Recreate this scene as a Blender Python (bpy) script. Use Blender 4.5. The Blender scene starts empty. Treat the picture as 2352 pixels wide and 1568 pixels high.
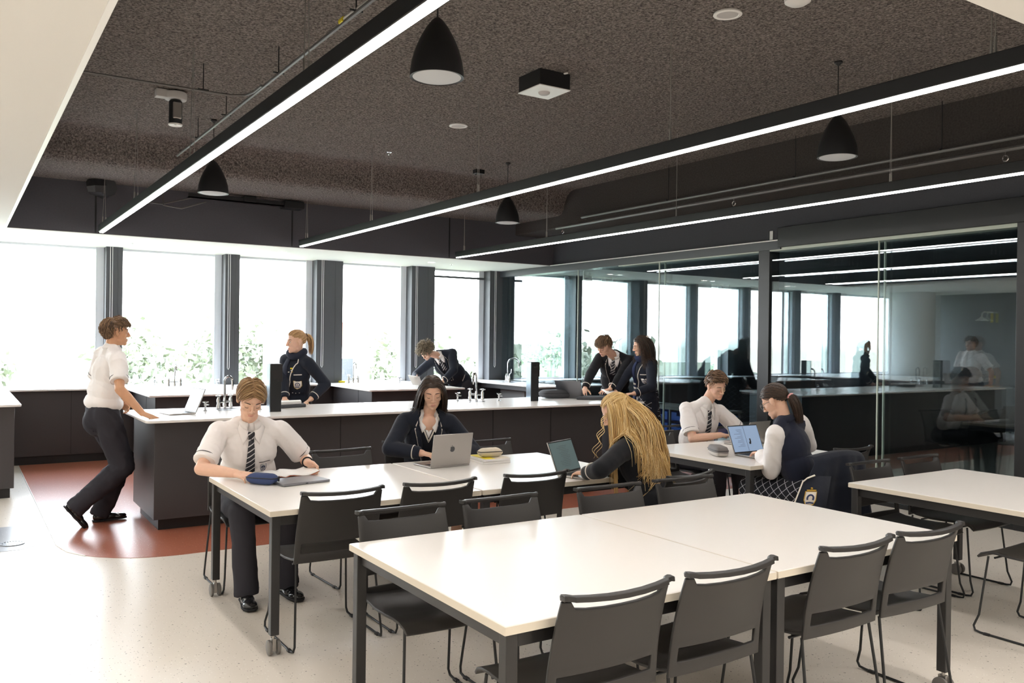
import bpy, bmesh, math, random
from mathutils import Vector, Matrix, Euler, noise
from mathutils.bvhtree import BVHTree
V = Vector
rnd = random.Random(7)
SC = bpy.context.scene
COL = SC.collection
R_ = math.radians

# ------------------------------------------------------------------ materials
def srgb(h):
    c = [int(h[i:i+2], 16) / 255 for i in (0, 2, 4)]
    return tuple((x / 12.92 if x <= .04045 else ((x + .055) / 1.055) ** 2.4) for x in c) + (1,)

def mat(name, hexc, rough=.5, metal=0., bump=0., bscale=200., var=0., vscale=8., spec=.5, coat=0., emit=None, estr=0., stretch=None, sheen=0.):
    m = bpy.data.materials.new(name); m.use_nodes = True
    nt = m.node_tree; N = nt.nodes; L = nt.links
    b = N['Principled BSDF']
    col = srgb(hexc) if isinstance(hexc, str) else tuple(hexc) + (1,)
    b.inputs['Base Color'].default_value = col
    b.inputs['Roughness'].default_value = rough
    b.inputs['Metallic'].default_value = metal
    b.inputs['Specular IOR Level'].default_value = spec
    if coat: b.inputs['Coat Weight'].default_value = coat; b.inputs['Coat Roughness'].default_value = .15
    if sheen: b.inputs['Sheen Weight'].default_value = sheen
    if emit: b.inputs['Emission Color'].default_value = srgb(emit); b.inputs['Emission Strength'].default_value = estr
    if bump or var:
        tc = N.new('ShaderNodeTexCoord'); src = tc.outputs['Object']
        if stretch:
            mp = N.new('ShaderNodeMapping'); mp.inputs['Scale'].default_value = stretch
            L.new(src, mp.inputs['Vector']); src = mp.outputs['Vector']
    if var:
        n = N.new('ShaderNodeTexNoise'); n.inputs['Scale'].default_value = vscale; n.inputs['Detail'].default_value = 3
        L.new(src, n.inputs['Vector'])
        mx = N.new('ShaderNodeMix'); mx.data_type = 'RGBA'
        mx.inputs[6].default_value = tuple(c * (1 - var) for c in col[:3]) + (1,)
        mx.inputs[7].default_value = tuple(min(1, c * (1 + var)) for c in col[:3]) + (1,)
        L.new(n.outputs['Fac'], mx.inputs[0]); L.new(mx.outputs[2], b.inputs['Base Color'])
    if bump:
        n2 = N.new('ShaderNodeTexNoise'); n2.inputs['Scale'].default_value = bscale; n2.inputs['Detail'].default_value = 4
        L.new(src, n2.inputs['Vector'])
        bp = N.new('ShaderNodeBump'); bp.inputs['Strength'].default_value = bump; bp.inputs['Distance'].default_value = .01
        L.new(n2.outputs['Fac'], bp.inputs['Height']); L.new(bp.outputs['Normal'], b.inputs['Normal'])
    return m

def speckle(name, base, specks, rough, scale=260.):
    """vinyl sheet with small flecks"""
    m = mat(name, base, rough); nt = m.node_tree; N = nt.nodes; L = nt.links; b = N['Principled BSDF']
    tc = N.new('ShaderNodeTexCoord'); prev = None
    for i, (hexc, thr, sc) in enumerate(specks):
        vo = N.new('ShaderNodeTexVoronoi'); vo.inputs['Scale'].default_value = sc
        L.new(tc.outputs['Object'], vo.inputs['Vector'])
        lt = N.new('ShaderNodeMath'); lt.operation = 'LESS_THAN'; lt.inputs[1].default_value = .22
        L.new(vo.outputs['Distance'], lt.inputs[0])
        sp = N.new('ShaderNodeSeparateColor'); L.new(vo.outputs['Color'], sp.inputs[0])
        g = N.new('ShaderNodeMath'); g.operation = 'LESS_THAN'; g.inputs[1].default_value = thr; L.new(sp.outputs[0], g.inputs[0])
        mu = N.new('ShaderNodeMath'); mu.operation = 'MULTIPLY'; L.new(lt.outputs[0], mu.inputs[0]); L.new(g.outputs[0], mu.inputs[1])
        mx = N.new('ShaderNodeMix'); mx.data_type = 'RGBA'; mx.inputs[6].default_value = srgb(base); mx.inputs[7].default_value = srgb(hexc)
        if prev: L.new(prev, mx.inputs[6])
        L.new(mu.outputs[0], mx.inputs[0]); prev = mx.outputs[2]
    L.new(prev, b.inputs['Base Color'])
    return m

def glass_mat(name, tint, r0):
    """flat architectural pane: clear straight-through transmission plus Schlick mirror (each face reflects r0 head-on)"""
    m = bpy.data.materials.new(name); m.use_nodes = True
    nt = m.node_tree; N = nt.nodes; L = nt.links; N.clear()
    o = N.new('ShaderNodeOutputMaterial'); mx = N.new('ShaderNodeMixShader'); lw = N.new('ShaderNodeLayerWeight'); lw.inputs[0].default_value = .5
    pw = N.new('ShaderNodeMath'); pw.operation = 'POWER'; pw.inputs[1].default_value = 5; L.new(lw.outputs['Facing'], pw.inputs[0])
    ma = N.new('ShaderNodeMath'); ma.operation = 'MULTIPLY_ADD'; ma.inputs[1].default_value = 1 - r0; ma.inputs[2].default_value = r0; L.new(pw.outputs[0], ma.inputs[0])
    t = N.new('ShaderNodeBsdfTransparent'); t.inputs['Color'].default_value = tint
    g = N.new('ShaderNodeBsdfGlossy'); g.inputs['Roughness'].default_value = 0; g.inputs['Color'].default_value = (.93, .98, 1, 1)
    L.new(ma.outputs[0], mx.inputs[0]); L.new(t.outputs[0], mx.inputs[1]); L.new(g.outputs[0], mx.inputs[2]); L.new(mx.outputs[0], o.inputs['Surface'])
    return m

def stripes(name, c1, c2, scale, width=.5, rot=(0, 0, 0), rough=.6, c3=None):
    m = mat(name, c1, rough); nt = m.node_tree; N = nt.nodes; L = nt.links; b = N['Principled BSDF']
    tc = N.new('ShaderNodeTexCoord'); mp = N.new('ShaderNodeMapping'); mp.inputs['Rotation'].default_value = rot; mp.inputs['Scale'].default_value = (scale,) * 3
    L.new(tc.outputs['UV'], mp.inputs['Vector'])
    sx = N.new('ShaderNodeSeparateXYZ'); L.new(mp.outputs[0], sx.inputs[0])
    f = N.new('ShaderNodeMath'); f.operation = 'FRACT'; L.new(sx.outputs[1], f.inputs[0])
    lt = N.new('ShaderNodeMath'); lt.operation = 'LESS_THAN'; lt.inputs[1].default_value = width; L.new(f.outputs[0], lt.inputs[0])
    mx = N.new('ShaderNodeMix'); mx.data_type = 'RGBA'; mx.inputs[6].default_value = srgb(c1); mx.inputs[7].default_value = srgb(c2)
    L.new(lt.outputs[0], mx.inputs[0]); L.new(mx.outputs[2], b.inputs['Base Color'])
    return m

M = {}
M['soffit'] = mat('white_plaster', 'E9E7E2', .8, bump=.05, bscale=60)
M['wall_white'] = mat('white_wall_paint', 'E4E2DC', .8)
M['wall_grey'] = mat('grey_wall_paint', '8E8E8E', .8)
M['spray'] = mat('black_acoustic_spray', '746D69', .95, bump=1., bscale=38, spec=.15)
def _spray():
    m = M['spray']; nt = m.node_tree; N = nt.nodes; L = nt.links; b = N['Principled BSDF']; N['Bump'].inputs['Distance'].default_value = .04
    tc = N['Texture Coordinate']; vo = N.new('ShaderNodeTexNoise'); vo.inputs['Scale'].default_value = 58; vo.inputs['Detail'].default_value = 6; vo.inputs['Roughness'].default_value = .75
    cr = N.new('ShaderNodeValToRGB'); e = cr.color_ramp.elements; e[0].position = .38; e[0].color = srgb('45403E'); e[1].position = .66; e[1].color = srgb('A39A94')
    L.new(tc.outputs['Object'], vo.inputs['Vector']); L.new(vo.outputs['Fac'], cr.inputs[0]); L.new(cr.outputs[0], b.inputs['Base Color'])
_spray()
M['black_wall'] = mat('charcoal_wall_lining', '4A4B50', .85, bump=.12, bscale=220, var=.12, vscale=60, spec=.2)
M['recess_wall'] = mat('charcoal_recess_lining', '5C5C62', .85, bump=.12, bscale=220, var=.12, vscale=60, spec=.2)
M['beam'] = mat('black_sprayed_beam', '45413F', .9, bump=.5, bscale=60, var=.4, vscale=60, spec=.15)
M['black_metal'] = mat('black_powdercoat', '1B1C1E', .42)
M['frame_metal'] = mat('charcoal_window_frame', '45484C', .45)
M['jamb'] = mat('pale_window_jamb', 'E6EAF0', .5)
M['post'] = mat('charcoal_post_lining', '505256', .55, var=.03)
M['trim_white'] = mat('white_metal_trim', 'F4F3F0', .35)
M['trim_sage'] = mat('pale_sage_rail', 'B9C2B6', .4)
M['floor'] = speckle('beige_speckled_vinyl', 'E2D9CD', [('9C9286', .18, 75.), ('F0EAE0', .3, 60.), ('7F766C', .06, 45.)], .31)
M['floor_red'] = speckle('terracotta_speckled_vinyl', 'A9654E', [('D9B8A4', .25, 70.), ('7D4636', .25, 60.)], .31)
for k_ in ('floor', 'floor_red'): M[k_].node_tree.nodes['Principled BSDF'].inputs['Specular IOR Level'].default_value = .8
M['floor_grey'] = speckle('grey_speckled_vinyl', '9A9EA6', [('BFC3C8', .25, 70.)], .3)
M['counter'] = mat('white_laminate_worktop', 'EFECE8', .26)
M['cabinet'] = mat('charcoal_cabinet_laminate', '3F3C3E', .38, var=.03, vscale=2)
M['plinth'] = mat('black_plinth', '1E1C1D', .5)
M['table_top'] = mat('ivory_laminate_tabletop', 'EFEAE4', .3)
M['table_edge'] = mat('cream_edge_band', 'DDD3C2', .4)
M['table_frame'] = mat('black_steel_frame', '2B2A2A', .4)
M['plastic'] = mat('charcoal_moulded_plastic', '2D2B2A', .42, bump=.04, bscale=700)
M['chrome'] = mat('chrome', 'E6E8EA', .08, metal=1)
M['steel'] = mat('brushed_steel', 'B9BBBE', .25, metal=1)
M['mirror_side'] = mat('polished_side_panel', '8E9AA6', .16, metal=.9)
M['castor_grey'] = mat('grey_wheel_plastic', '6E6A66', .45)
M['led'] = mat('led_diffuser', 'FFFFFF', .5, emit='FFF9F3', estr=27)
M['lamp'] = mat('downlight_lens', 'FFFFFF', .5, emit='FFF6EA', estr=12)
M['wire'] = mat('steel_wire', 'B8B4AE', .35, metal=.8)
M['grille'] = mat('white_speaker_grille', 'C9C6C4', .6, bump=.3, bscale=400)
M['speaker_face'] = mat('grey_speaker_cloth', 'C9CCCF', .7, bump=.2, bscale=500)
M['conduit'] = mat('grey_conduit', '6D6B69', .4, metal=.4)
M['duct'] = mat('black_duct_wrap', '2A2A2C', .35, bump=.3, bscale=25)
M['yellow'] = mat('yellow_plastic', 'E8D428', .5)
M['paper'] = mat('white_paper', 'F3F1EE', .7)
M['screen_grey'] = mat('dim_laptop_screen', '3C4648', .3, emit='5C6E6C', estr=.35)
M['screen_blue'] = mat('blue_grey_laptop_screen', '5C6E86', .3, emit='8496AE', estr=.55)
M['silver'] = mat('silver_aluminium', 'B4B0AC', .32, metal=.85)
M['silver_dark'] = mat('space_grey_aluminium', '8E8F94', .32, metal=.85)
M['dark_fabric'] = mat('charcoal_sleeve_fabric', '4A4B4F', .8, bump=.2, bscale=300)
M['key'] = mat('black_keys', '1A1A1C', .5)
M['glass_wall'] = glass_mat('partition_glass', (.91, .955, .965, 1), .066)
M['glass_win'] = glass_mat('window_glass', (.985, .995, .99, 1), .03)
M['glass_screen'] = glass_mat('screen_glass', (.75, .9, .95, 1), .05)
M['blue_tray'] = mat('blue_plastic_tray', '1F55B5', .4)
M['foliage'] = mat('foliage', '868C78', .9, var=.3, vscale=2.2)
M['hill'] = mat('grassy_hillside', '80836C', .95, var=.4, vscale=.15)
M['column'] = mat('white_column_paint', 'E8E8E6', .6)

# ------------------------------------------------------------------ tagging
def tag(o, label=None, cat=None, group=None, kind=None):
    if label: o['label'] = label
    if cat: o['category'] = cat
    if group: o['group'] = group
    if kind: o['kind'] = kind
    return o

def thing(name, label, cat, loc=(0, 0, 0), rotz=0., group=None):
    o = bpy.data.objects.new(name, None); COL.objects.link(o)
    o.location = loc; o.rotation_euler = (0, 0, rotz); o.empty_display_size = .1
    return tag(o, label, cat, group)

def dup(root, loc, rotz=0., label=None, group=None):
    def cp(o, par):
        c = o.copy(); COL.objects.link(c)
        if par is not None: c.parent = par
        for ch in CH.get(o.name, ()): cp(ch, c)
        return c
    CH = {}
    for o in COL.objects:
        if o.parent: CH.setdefault(o.parent.name, []).append(o)
    r = cp(root, None); r.location = loc; r.rotation_euler = (0, 0, rotz)
    if label: r['label'] = label
    if group: r['group'] = group
    return r

# ------------------------------------------------------------------ mesh builder
class MB:
    def __init__(s): s.v = []; s.f = []; s.m = []; s.mi = 0; s.uv = None
    def add(s, vs, fs):
        o = len(s.v); s.v += [V(p) for p in vs]; s.f += [tuple(i + o for i in f) for f in fs]; s.m += [s.mi] * len(fs); return s
    def bb(s, x0, x1, y0, y1, z0, z1, T=None):
        vs = [V((x, y, z)) for z in (z0, z1) for y in (y0, y1) for x in (x0, x1)]
        if T is not None: vs = [T @ p for p in vs]
        return s.add(vs, [(0, 2, 3, 1), (4, 5, 7, 6), (0, 1, 5, 4), (2, 6, 7, 3), (0, 4, 6, 2), (1, 3, 7, 5)])
    def box(s, c, d, T=None):
        return s.bb(c[0]-d[0]/2, c[0]+d[0]/2, c[1]-d[1]/2, c[1]+d[1]/2, c[2]-d[2]/2, c[2]+d[2]/2, T)
    def tube(s, pts, r, n=8, closed=False, flat=None, cap=True):
        pts = [V(p) for p in pts]; k = len(pts)
        rr = r if isinstance(r, (list, tuple)) else [r] * k
        vs = []; up = None
        for i, p in enumerate(pts):
            a = pts[(i - 1) % k] if (closed or i > 0) else p; b = pts[(i + 1) % k] if (closed or i < k - 1) else p
            t = (b - a)
            t = t.normalized() if t.length > 1e-9 else V((0, 0, 1))
            if up is None:
                up = V((0, 0, 1)) if abs(t.z) < .9 else V((1, 0, 0))
            x = up.cross(t)
            if x.length < 1e-6: x = V((1, 0, 0)).cross(t)
            x.normalize(); y = t.cross(x).normalized(); up = y
            for j in range(n):
                an = 2 * math.pi * j / n
                vs.append(p + x * (math.cos(an) * rr[i]) + y * (math.sin(an) * rr[i] * (flat or 1)))
        fs = []
        for i in range(k if closed else k - 1):
            for j in range(n):
                a = i * n + j; b = i * n + (j + 1) % n; c = ((i + 1) % k) * n + (j + 1) % n; d = ((i + 1) % k) * n + j
                fs.append((a, b, c, d))
        if not closed and cap:
            fs.append(tuple(range(n - 1, -1, -1))); fs.append(tuple((k - 1) * n + j for j in range(n)))
        return s.add(vs, fs)
    def lathe(s, prof, c=(0, 0, 0), n=24, T=None, sx=1., sy=1.):
        vs = []; fs = []; k = len(prof)
        for r, z in prof:
            for j in range(n):
                a = 2 * math.pi * j / n; p = V((c[0] + r * sx * math.cos(a), c[1] + r * sy * math.sin(a), c[2] + z))
                vs.append(T @ p if T is not None else p)
        for i in range(k - 1):
            for j in range(n):
                fs.append((i * n + j, i * n + (j + 1) % n, (i + 1) * n + (j + 1) % n, (i + 1) * n + j))
        if prof[0][0] > 1e-6: fs.append(tuple(range(n - 1, -1, -1)))
        if prof[-1][0] > 1e-6: fs.append(tuple((k - 1) * n + j for j in range(n)))
        return s.add(vs, fs)
    def prism(s, poly, z0, z1, T=None):
        n = len(poly); vs = [V((x, y, z0)) for x, y in poly] + [V((x, y, z1)) for x, y in poly]
        if T is not None: vs = [T @ p for p in vs]
        return s.add(vs, [tuple(range(n - 1, -1, -1)), tuple(range(n, 2 * n))] + [(i, (i + 1) % n, n + (i + 1) % n, n + i) for i in range(n)])
    def ball(s, c, r, nu=14, nv=9, ax=None):
        """ellipsoid, r scalar or 3 radii, ax = 3 axis vectors"""
        r = (r, r, r) if not isinstance(r, (tuple, list)) else r
        ax = ax or (V((1, 0, 0)), V((0, 1, 0)), V((0, 0, 1))); c = V(c)
        P = lambda a, b: c + ax[0] * (r[0] * math.cos(a) * math.sin(b)) + ax[1] * (r[1] * math.sin(a) * math.sin(b)) + ax[2] * (r[2] * math.cos(b))
        vs = [P(0, 0)] + [P(2 * math.pi * j / nu, math.pi * i / nv) for i in range(1, nv) for j in range(nu)] + [P(0, math.pi)]
        fs = [(0, 1 + j, 1 + (j + 1) % nu) for j in range(nu)]
        for i in range(nv - 2):
            for j in range(nu):
                a = 1 + i * nu + j; b = 1 + i * nu + (j + 1) % nu; fs.append((a, a + nu, b + nu, b))
        e = len(vs) - 1; o = 1 + (nv - 2) * nu
        fs += [(e, o + (j + 1) % nu, o + j) for j in range(nu)]
        return s.add(vs, fs)
    def cap(s, p0, r0, p1, r1, n=14, flat0=False, flat1=False, fl=1., up=None):
        """tapered capsule; flat ends optional; fl flattens across"""
        p0 = V(p0); p1 = V(p1); t = (p1 - p0)
        t = t.normalized() if t.length > 1e-9 else V((0, 0, 1))
        u = up or (V((0, 0, 1)) if abs(t.z) < .9 else V((1, 0, 0)))
        x = u.cross(t).normalized(); y = t.cross(x)
        rings = []
        if flat0: rings.append((p0, r0))
        else:
            for a in (80, 55, 28, 0): rings.append((p0 - t * (r0 * math.sin(R_(a))), r0 * math.cos(R_(a))))
        if flat1: rings.append((p1, r1))
        else:
            for a in (0, 28, 55, 80): rings.append((p1 + t * (r1 * math.sin(R_(a))), r1 * math.cos(R_(a))))
        vs = [c + x * (math.cos(2*math.pi*j/n) * r) + y * (math.sin(2*math.pi*j/n) * r * fl) for c, r in rings for j in range(n)]
        k = len(rings); fs = []
        for i in range(k - 1):
            for j in range(n): fs.append((i*n+j, i*n+(j+1) % n, (i+1)*n+(j+1) % n, (i+1)*n+j))
        fs.append(tuple(range(n-1, -1, -1))); fs.append(tuple((k-1)*n+j for j in range(n)))
        return s.add(vs, fs)
    def build(s, name, m, parent=None, bevel=0., seg=2, smooth=True, angle=35, world=False, solid=0., sub=0, label=None):
        me = bpy.data.meshes.new(name)
        vs = s.v
        if world and parent is not None:
            L = parent.location if parent.parent is None else parent.parent.location
            vs = [p - L for p in vs]
        me.from_pydata([tuple(p) for p in vs], [], s.f)
        for mm in (m if isinstance(m, (list, tuple)) else [m]): me.materials.append(M[mm] if isinstance(mm, str) else mm)
        for p, i in zip(me.polygons, s.m): p.material_index = i
        b = bmesh.new(); b.from_mesh(me); bmesh.ops.recalc_face_normals(b, faces=b.faces); b.to_mesh(me); b.free()
        if smooth:
            for p in me.polygons: p.use_smooth = True
            me.set_sharp_from_angle(angle=R_(angle))
        o = bpy.data.objects.new(name, me); COL.objects.link(o)
        if parent is not None: o.parent = parent
        if solid:
            d = o.modifiers.new('thick', 'SOLIDIFY'); d.thickness = solid; d.offset = 0
        if sub:
            d = o.modifiers.new('sub', 'SUBSURF'); d.levels = sub; d.render_levels = sub
        if bevel:
            d = o.modifiers.new('edge', 'BEVEL'); d.width = bevel; d.segments = seg; d.limit_method = 'ANGLE'; d.angle_limit = R_(40)
        if label: o['label'] = label
        return o

def struct(name, mb, m, parent=None, **k):
    o = mb.build(name, m, parent, **k)
    if parent is None: o['kind'] = 'structure'
    return o

def arc(c, r, a0, a1, n, ax, ay):
    c = V(c); ax = V(ax); ay = V(ay)
    return [c + ax * (r * math.cos(R_(a0 + (a1 - a0) * i / n))) + ay * (r * math.sin(R_(a0 + (a1 - a0) * i / n))) for i in range(n + 1)]

# ------------------------------------------------------------------ camera and picture settings
cam = bpy.data.cameras.new('camera'); co = bpy.data.objects.new('camera', cam); COL.objects.link(co)
cam.sensor_width = 36; cam.sensor_fit = 'HORIZONTAL'; cam.lens = 1970 / 2352 * 36; cam.clip_start = .05; cam.clip_end = 500
RC = Matrix(((.83871584, -.00911996, -.54449294), (-.54442912, .00864308, -.83876232), (.01235558, .99992106, .00228392)))
co.matrix_world = Matrix.Translation((0, 0, 1.6)) @ RC.to_4x4()
SC.camera = co
SC.view_settings.view_transform = 'Standard'; SC.view_settings.look = 'None'; SC.view_settings.gamma = 1; SC.view_settings.use_curve_mapping = False
SC.view_settings.exposure = 0.85
SC.cycles.use_denoising = True
try: SC.cycles.denoiser = 'OPENIMAGEDENOISE'
except Exception: pass
SC.cycles.max_bounces = 8; SC.cycles.transparent_max_bounces = 16; SC.cycles.sample_clamp_indirect = 6
SC.cycles.caustics_reflective = False; SC.cycles.caustics_refractive = False
# ================================================================== the room
GX = 7.75      # glass partition plane
WY = 12.5      # window plane
SZ = 2.75      # soffit height
CZ = 3.65      # recess ceiling
# floor
struct('floor', MB().bb(-3.6, 16, -3.6, 12.7, -.12, 0), 'floor')
pts = [(.66, 11.95)]
pts += [(.66 + .75 + .75 * math.cos(a), 7.30 + .75 * math.sin(a)) for a in [math.pi + i * math.pi / 2 / 10 for i in range(11)]]
pts += [(7.7, 6.55), (7.7, 11.95)]
struct('floor_inlay', MB().prism(pts, -.01, .0025), 'floor_red')
struct('floor_weld', MB().tube([(.655, 11.9, .002), (.655, 7.3, .002), (.70, 7.05, .002), (.8, 6.85, .002)], .005, 6), 'trim_white')
dz = [(-3.2, 7.25), (.42, 7.29), (.62, 7.45), (.66, 7.8), (.6, 8.2), (-3.2, 8.24)]
struct('floor_drain_zone', MB().prism(dz, -.01, .002), 'floor_grey')
d = thing('floor_drain', 'round steel drain grate set in the grey wet-zone floor', 'drain', (.377, 7.52, .002))
MB().lathe([(0, .001), (.085, .001), (.085, .006), (.07, .006), (.07, .003), (0, .003)], n=28).build('drain_rim', 'steel', d)
m = MB()
for i in range(-3, 4): m.box((i * .019, 0, .004), (.008, 2 * math.sqrt(.068**2 - (i * .019)**2), .004))
m.build('drain_grate', 'steel', d)

# ceilings
m = MB(); m.bb(-3.6, GX + .15, 10.8, WY + .2, SZ - .004, SZ); m.bb(-3.6, .45, -3.6, 10.8, SZ - .004, SZ); m.bb(.45, GX + .15, -3.6, 1.58, SZ - .004, SZ)
m.bb(-3.6, GX + .15, 10.9, WY + .2, SZ, SZ + .1); m.bb(-3.6, .35, -3.6, 10.9, SZ, SZ + .1); m.bb(.35, GX + .15, -3.6, 1.48, SZ, SZ + .1)
struct('ceiling', m, 'soffit', smooth=False)
# recess ceiling with a rounded drop towards the window side
prof = [(1.4, CZ), (9.35, CZ)] + [(9.35 + .22 * math.sin(R_(a)), CZ - .22 + .22 * math.cos(R_(a))) for a in (20, 45, 70, 85)]
y0, z0 = prof[-1]
prof += [(9.60, 3.39), (9.64, 3.35), (9.72, 3.33), (10.9, 3.33)]
m = MB(); n = len(prof); nx = 2
vs = [V((x, y, z)) for x in (.35, GX + .15) for y, z in prof]
m.add(vs, [(i, i + 1, n + i + 1, n + i) for i in range(n - 1)])
vs2 = [V((x, y, 3.8)) for x in (.35, GX + .15) for y in (1.4, 10.9)]
m.add(vs2, [(0, 1, 3, 2)])
struct('ceiling_recess', m, 'spray')
# recess side walls
m = MB(); m.bb(.35, GX + .15, 10.8, 10.9, SZ + .001, 3.5); struct('wall_recess_window_side', m, 'recess_wall', smooth=False)
m = MB(); m.bb(.35, .45, 1.48, 10.9, SZ + .001, CZ + .1); struct('wall_recess_left', m, 'black_wall', smooth=False)
m = MB(); m.bb(.35, GX + .15, 1.48, 1.58, SZ + .001, CZ + .1); struct('wall_recess_near', m, 'black_wall', smooth=False)
m = MB(); m.bb(GX, GX + .15, -3.6, 12.4, 2.66, CZ + .1); struct('wall_right_bulkhead', m, 'black_wall', smooth=False)
struct('trim_1', MB().bb(.43, .455, 1.55, 10.83, SZ - .012, SZ + .02), 'trim_white', smooth=False)
for x in (1.33, 3.62, 5.92):
    struct('wall_panel_joint', MB().bb(x - .008, x + .008, 10.794, 10.801, SZ + .01, 3.33), 'black_metal', smooth=False)
struct('ceiling_beam', MB().bb(7.05, GX + .02, 1.5, 10.82, 3.16, CZ + .05), 'beam', bevel=.02)
# window wall
m = MB(); m.bb(-3.6, 16, WY - .05, WY + .25, -.12, .9); struct('wall_window', m, 'cabinet', smooth=False)
m = MB(); m.bb(-3.6, 16, WY - .02, WY + .3, SZ - .02, 3.9); struct('wall_window_head', m, 'soffit', smooth=False)
posts = [(-1.32, -1.12), (.05, .25), (1.64, 1.84), (3.16, 3.36), (4.49, 4.90), (6.05, 6.46), (7.5, 8.15)]
nposts = [(9.30, 9.67), (10.15, 11.46), (11.69, 12.7), (13.2, 14.25), (14.6, 15.9)]
for i, (a, b) in enumerate(posts + nposts):
    m = MB(); m.bb(a, b, 12.25, WY + .1, .9, SZ + .02)
    if i < len(posts):
        w = b - a
        m.bb(a + w * .70, a + w * .712, 12.246, 12.26, .9, SZ)
    struct('wall_post', m, 'post', smooth=False)
opens = [(posts[i][1], posts[i+1][0]) for i in range(len(posts) - 1)] + [(8.15, 9.30), (9.67, 10.15), (11.46, 11.69), (12.7, 13.2), (14.25, 14.6)]
opens = [(-3.6, -1.32)] + opens
for i, (a, b) in enumerate(opens):
    w = thing('window_%d' % (i + 1), 'full-height window pane between charcoal posts', None, (0, 0, 0)); w['kind'] = 'structure'
    m = MB(); m.bb(a, a + .03, WY - .03, WY + .03, .9, SZ); m.bb(b - .09, b, WY - .05, WY + .03, .9, SZ); m.bb(b - .095, b - .09, WY - .052, WY - .03, .9, SZ); m.bb(a, b, WY - .03, WY + .03, .9, .93); m.bb(a, b, WY - .03, WY + .03, SZ - .03, SZ)
    m.build('window_frame', 'jamb', w, smooth=False)
    if i == 6: MB().bb(a, b + .2, WY - .09, WY - .055, 2.60, 2.632).build('blind_rail', 'frame_metal', w, smooth=False)
    MB().bb(a + .03, b - .03, WY - .003, WY + .003, .93, SZ - .03).build('pane', 'glass_win', w, smooth=False)
# blind cords
for i, (x, ln, lab) in enumerate([(1.70, 1.55, 'white blind cord down the leftmost post, behind the standing boy'), (3.21, 1.62, 'white blind cord on the second post from the left'),
        (4.575, 1.60, 'white blind cord on the wide post behind the ponytailed girl'), (6.13, 1.62, 'white blind cord on the post behind the bending boy'), (7.60, 1.62, 'white blind cord on the corner post beside the glass partition')]):
    t = thing('blind_cord', lab, 'blind cord', (x, 12.235, SZ - ln), group='blind cords on the window posts')
    MB().tube([(-.012, 0, ln), (-.012, 0, .02), (0, 0, 0), (.014, 0, .03), (.014, 0, ln)], .004, 6).build('cord', 'trim_white', t)
# other walls
struct('wall_left', MB().bb(-3.75, -3.6, -3.6, 12.7, 0, SZ + .1), 'wall_white', smooth=False)
struct('wall_back', MB().bb(-3.75, 8, -3.75, -3.6, 0, SZ + .1), 'wall_white', smooth=False)
struct('wall_grey', MB().bb(-3.6, -3.55, 9.3, 12.5, 0, SZ), 'wall_grey', smooth=False)
struct('wall_column', MB().lathe([(.5, 0), (.5, SZ)], (-2.35, 11.2, 0), 40), 'column')
struct('wall_right', MB().bb(GX - .02, GX + .15, -3.6, 3.84, 0, 2.9), 'black_metal', smooth=False)
t = thing('safety_shower', 'white safety shower arm with yellow tag, mirrored in the glass', 'safety shower', (-3.5, 10.0, 2.2))
MB().tube([(0, 0, .12), (.35, 0, .12), (.42, 0, .09), (.44, 0, .02)], .018).lathe([(.02, .02), (.06, -.02), (.13, -.06), (.12, -.07)], (.44, 0, 0), 18).build('shower_arm', 'trim_white', t)
MB().box((.03, 0, 0), (.02, .05, .2)).build('tag', 'yellow', t)
t = thing('eyewash_bowl', 'steel eyewash bowl with yellow handle, mirrored in the glass', 'eyewash', (-3.45, 10.0, .95))
MB().lathe([(.02, -.06), (.10, -.03), (.15, .02), (.15, .03), (.10, -.02)], (.25, 0, 0), 20).tube([(0, 0, -.1), (.25, 0, -.1), (.25, 0, -.05)], .015).build('bowl', 'steel', t)
MB().box((.1, -.12, -.03), (.1, .03, .06)).build('push_handle', 'yellow', t)
# glass partition
struct('trim_2', MB().bb(GX - .05, GX + .15, 6.4, 12.25, 2.645, SZ - .006), 'frame_metal', smooth=False)
struct('trim_3', MB().bb(GX - .07, GX + .15, 3.7, 6.42, 2.665, 2.885), 'black_metal', bevel=.004)
struct('trim_4', MB().bb(GX - .056, GX - .03, 6.42, 10.8, 2.741, 2.753), 'trim_white', smooth=False)
struct('trim_5', MB().bb(GX - .03, GX + .13, 3.84, 6.56, 2.632, 2.664), 'trim_sage', smooth=False)
struct('trim_6', MB().bb(GX - .03, GX + .13, 6.72, 9.2, 2.632, 2.645), 'trim_sage', smooth=False)
struct('trim_7', MB().bb(GX - .03, GX + .14, 6.56, 6.72, 0, 2.66), 'black_metal', bevel=.004)
struct('trim_8', MB().bb(GX - .04, GX + .14, 3.72, 3.86, 0, 2.7), 'black_metal', bevel=.004)
struct('trim_9', MB().bb(GX - .03, GX + .13, 3.84, 12.25, 0, .04), 'black_metal', smooth=False)
ys = [3.86, 5.21, 6.56, 6.72, 8.40, 10.15, 12.25]; wi = 20
for a, b in zip(ys[:-1], ys[1:]):
    if b - a < .3: continue
    w = thing('window_%d' % wi, 'tall clear pane of the glass partition', None); w['kind'] = 'structure'; wi += 1
    MB().bb(GX - .005, GX + .005, a, b - .004, .04, 2.64).build('pane', 'glass_wall', w, smooth=False)
    MB().bb(GX + .10, GX + .11, a + .02, b - .004, .04, 2.64).build('pane', 'glass_wall', w, smooth=False)
    if b not in (6.56, 12.25):
        MB().bb(GX - .008, GX + .008, b - .008, b + .004, .04, 2.64).build('pane_joint', 'trim_sage', w, smooth=False)
        MB().bb(GX + .09, GX + .115, b - .008, b + .004, .04, 2.64).build('pane_joint', 'trim_sage', w, smooth=False)
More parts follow.
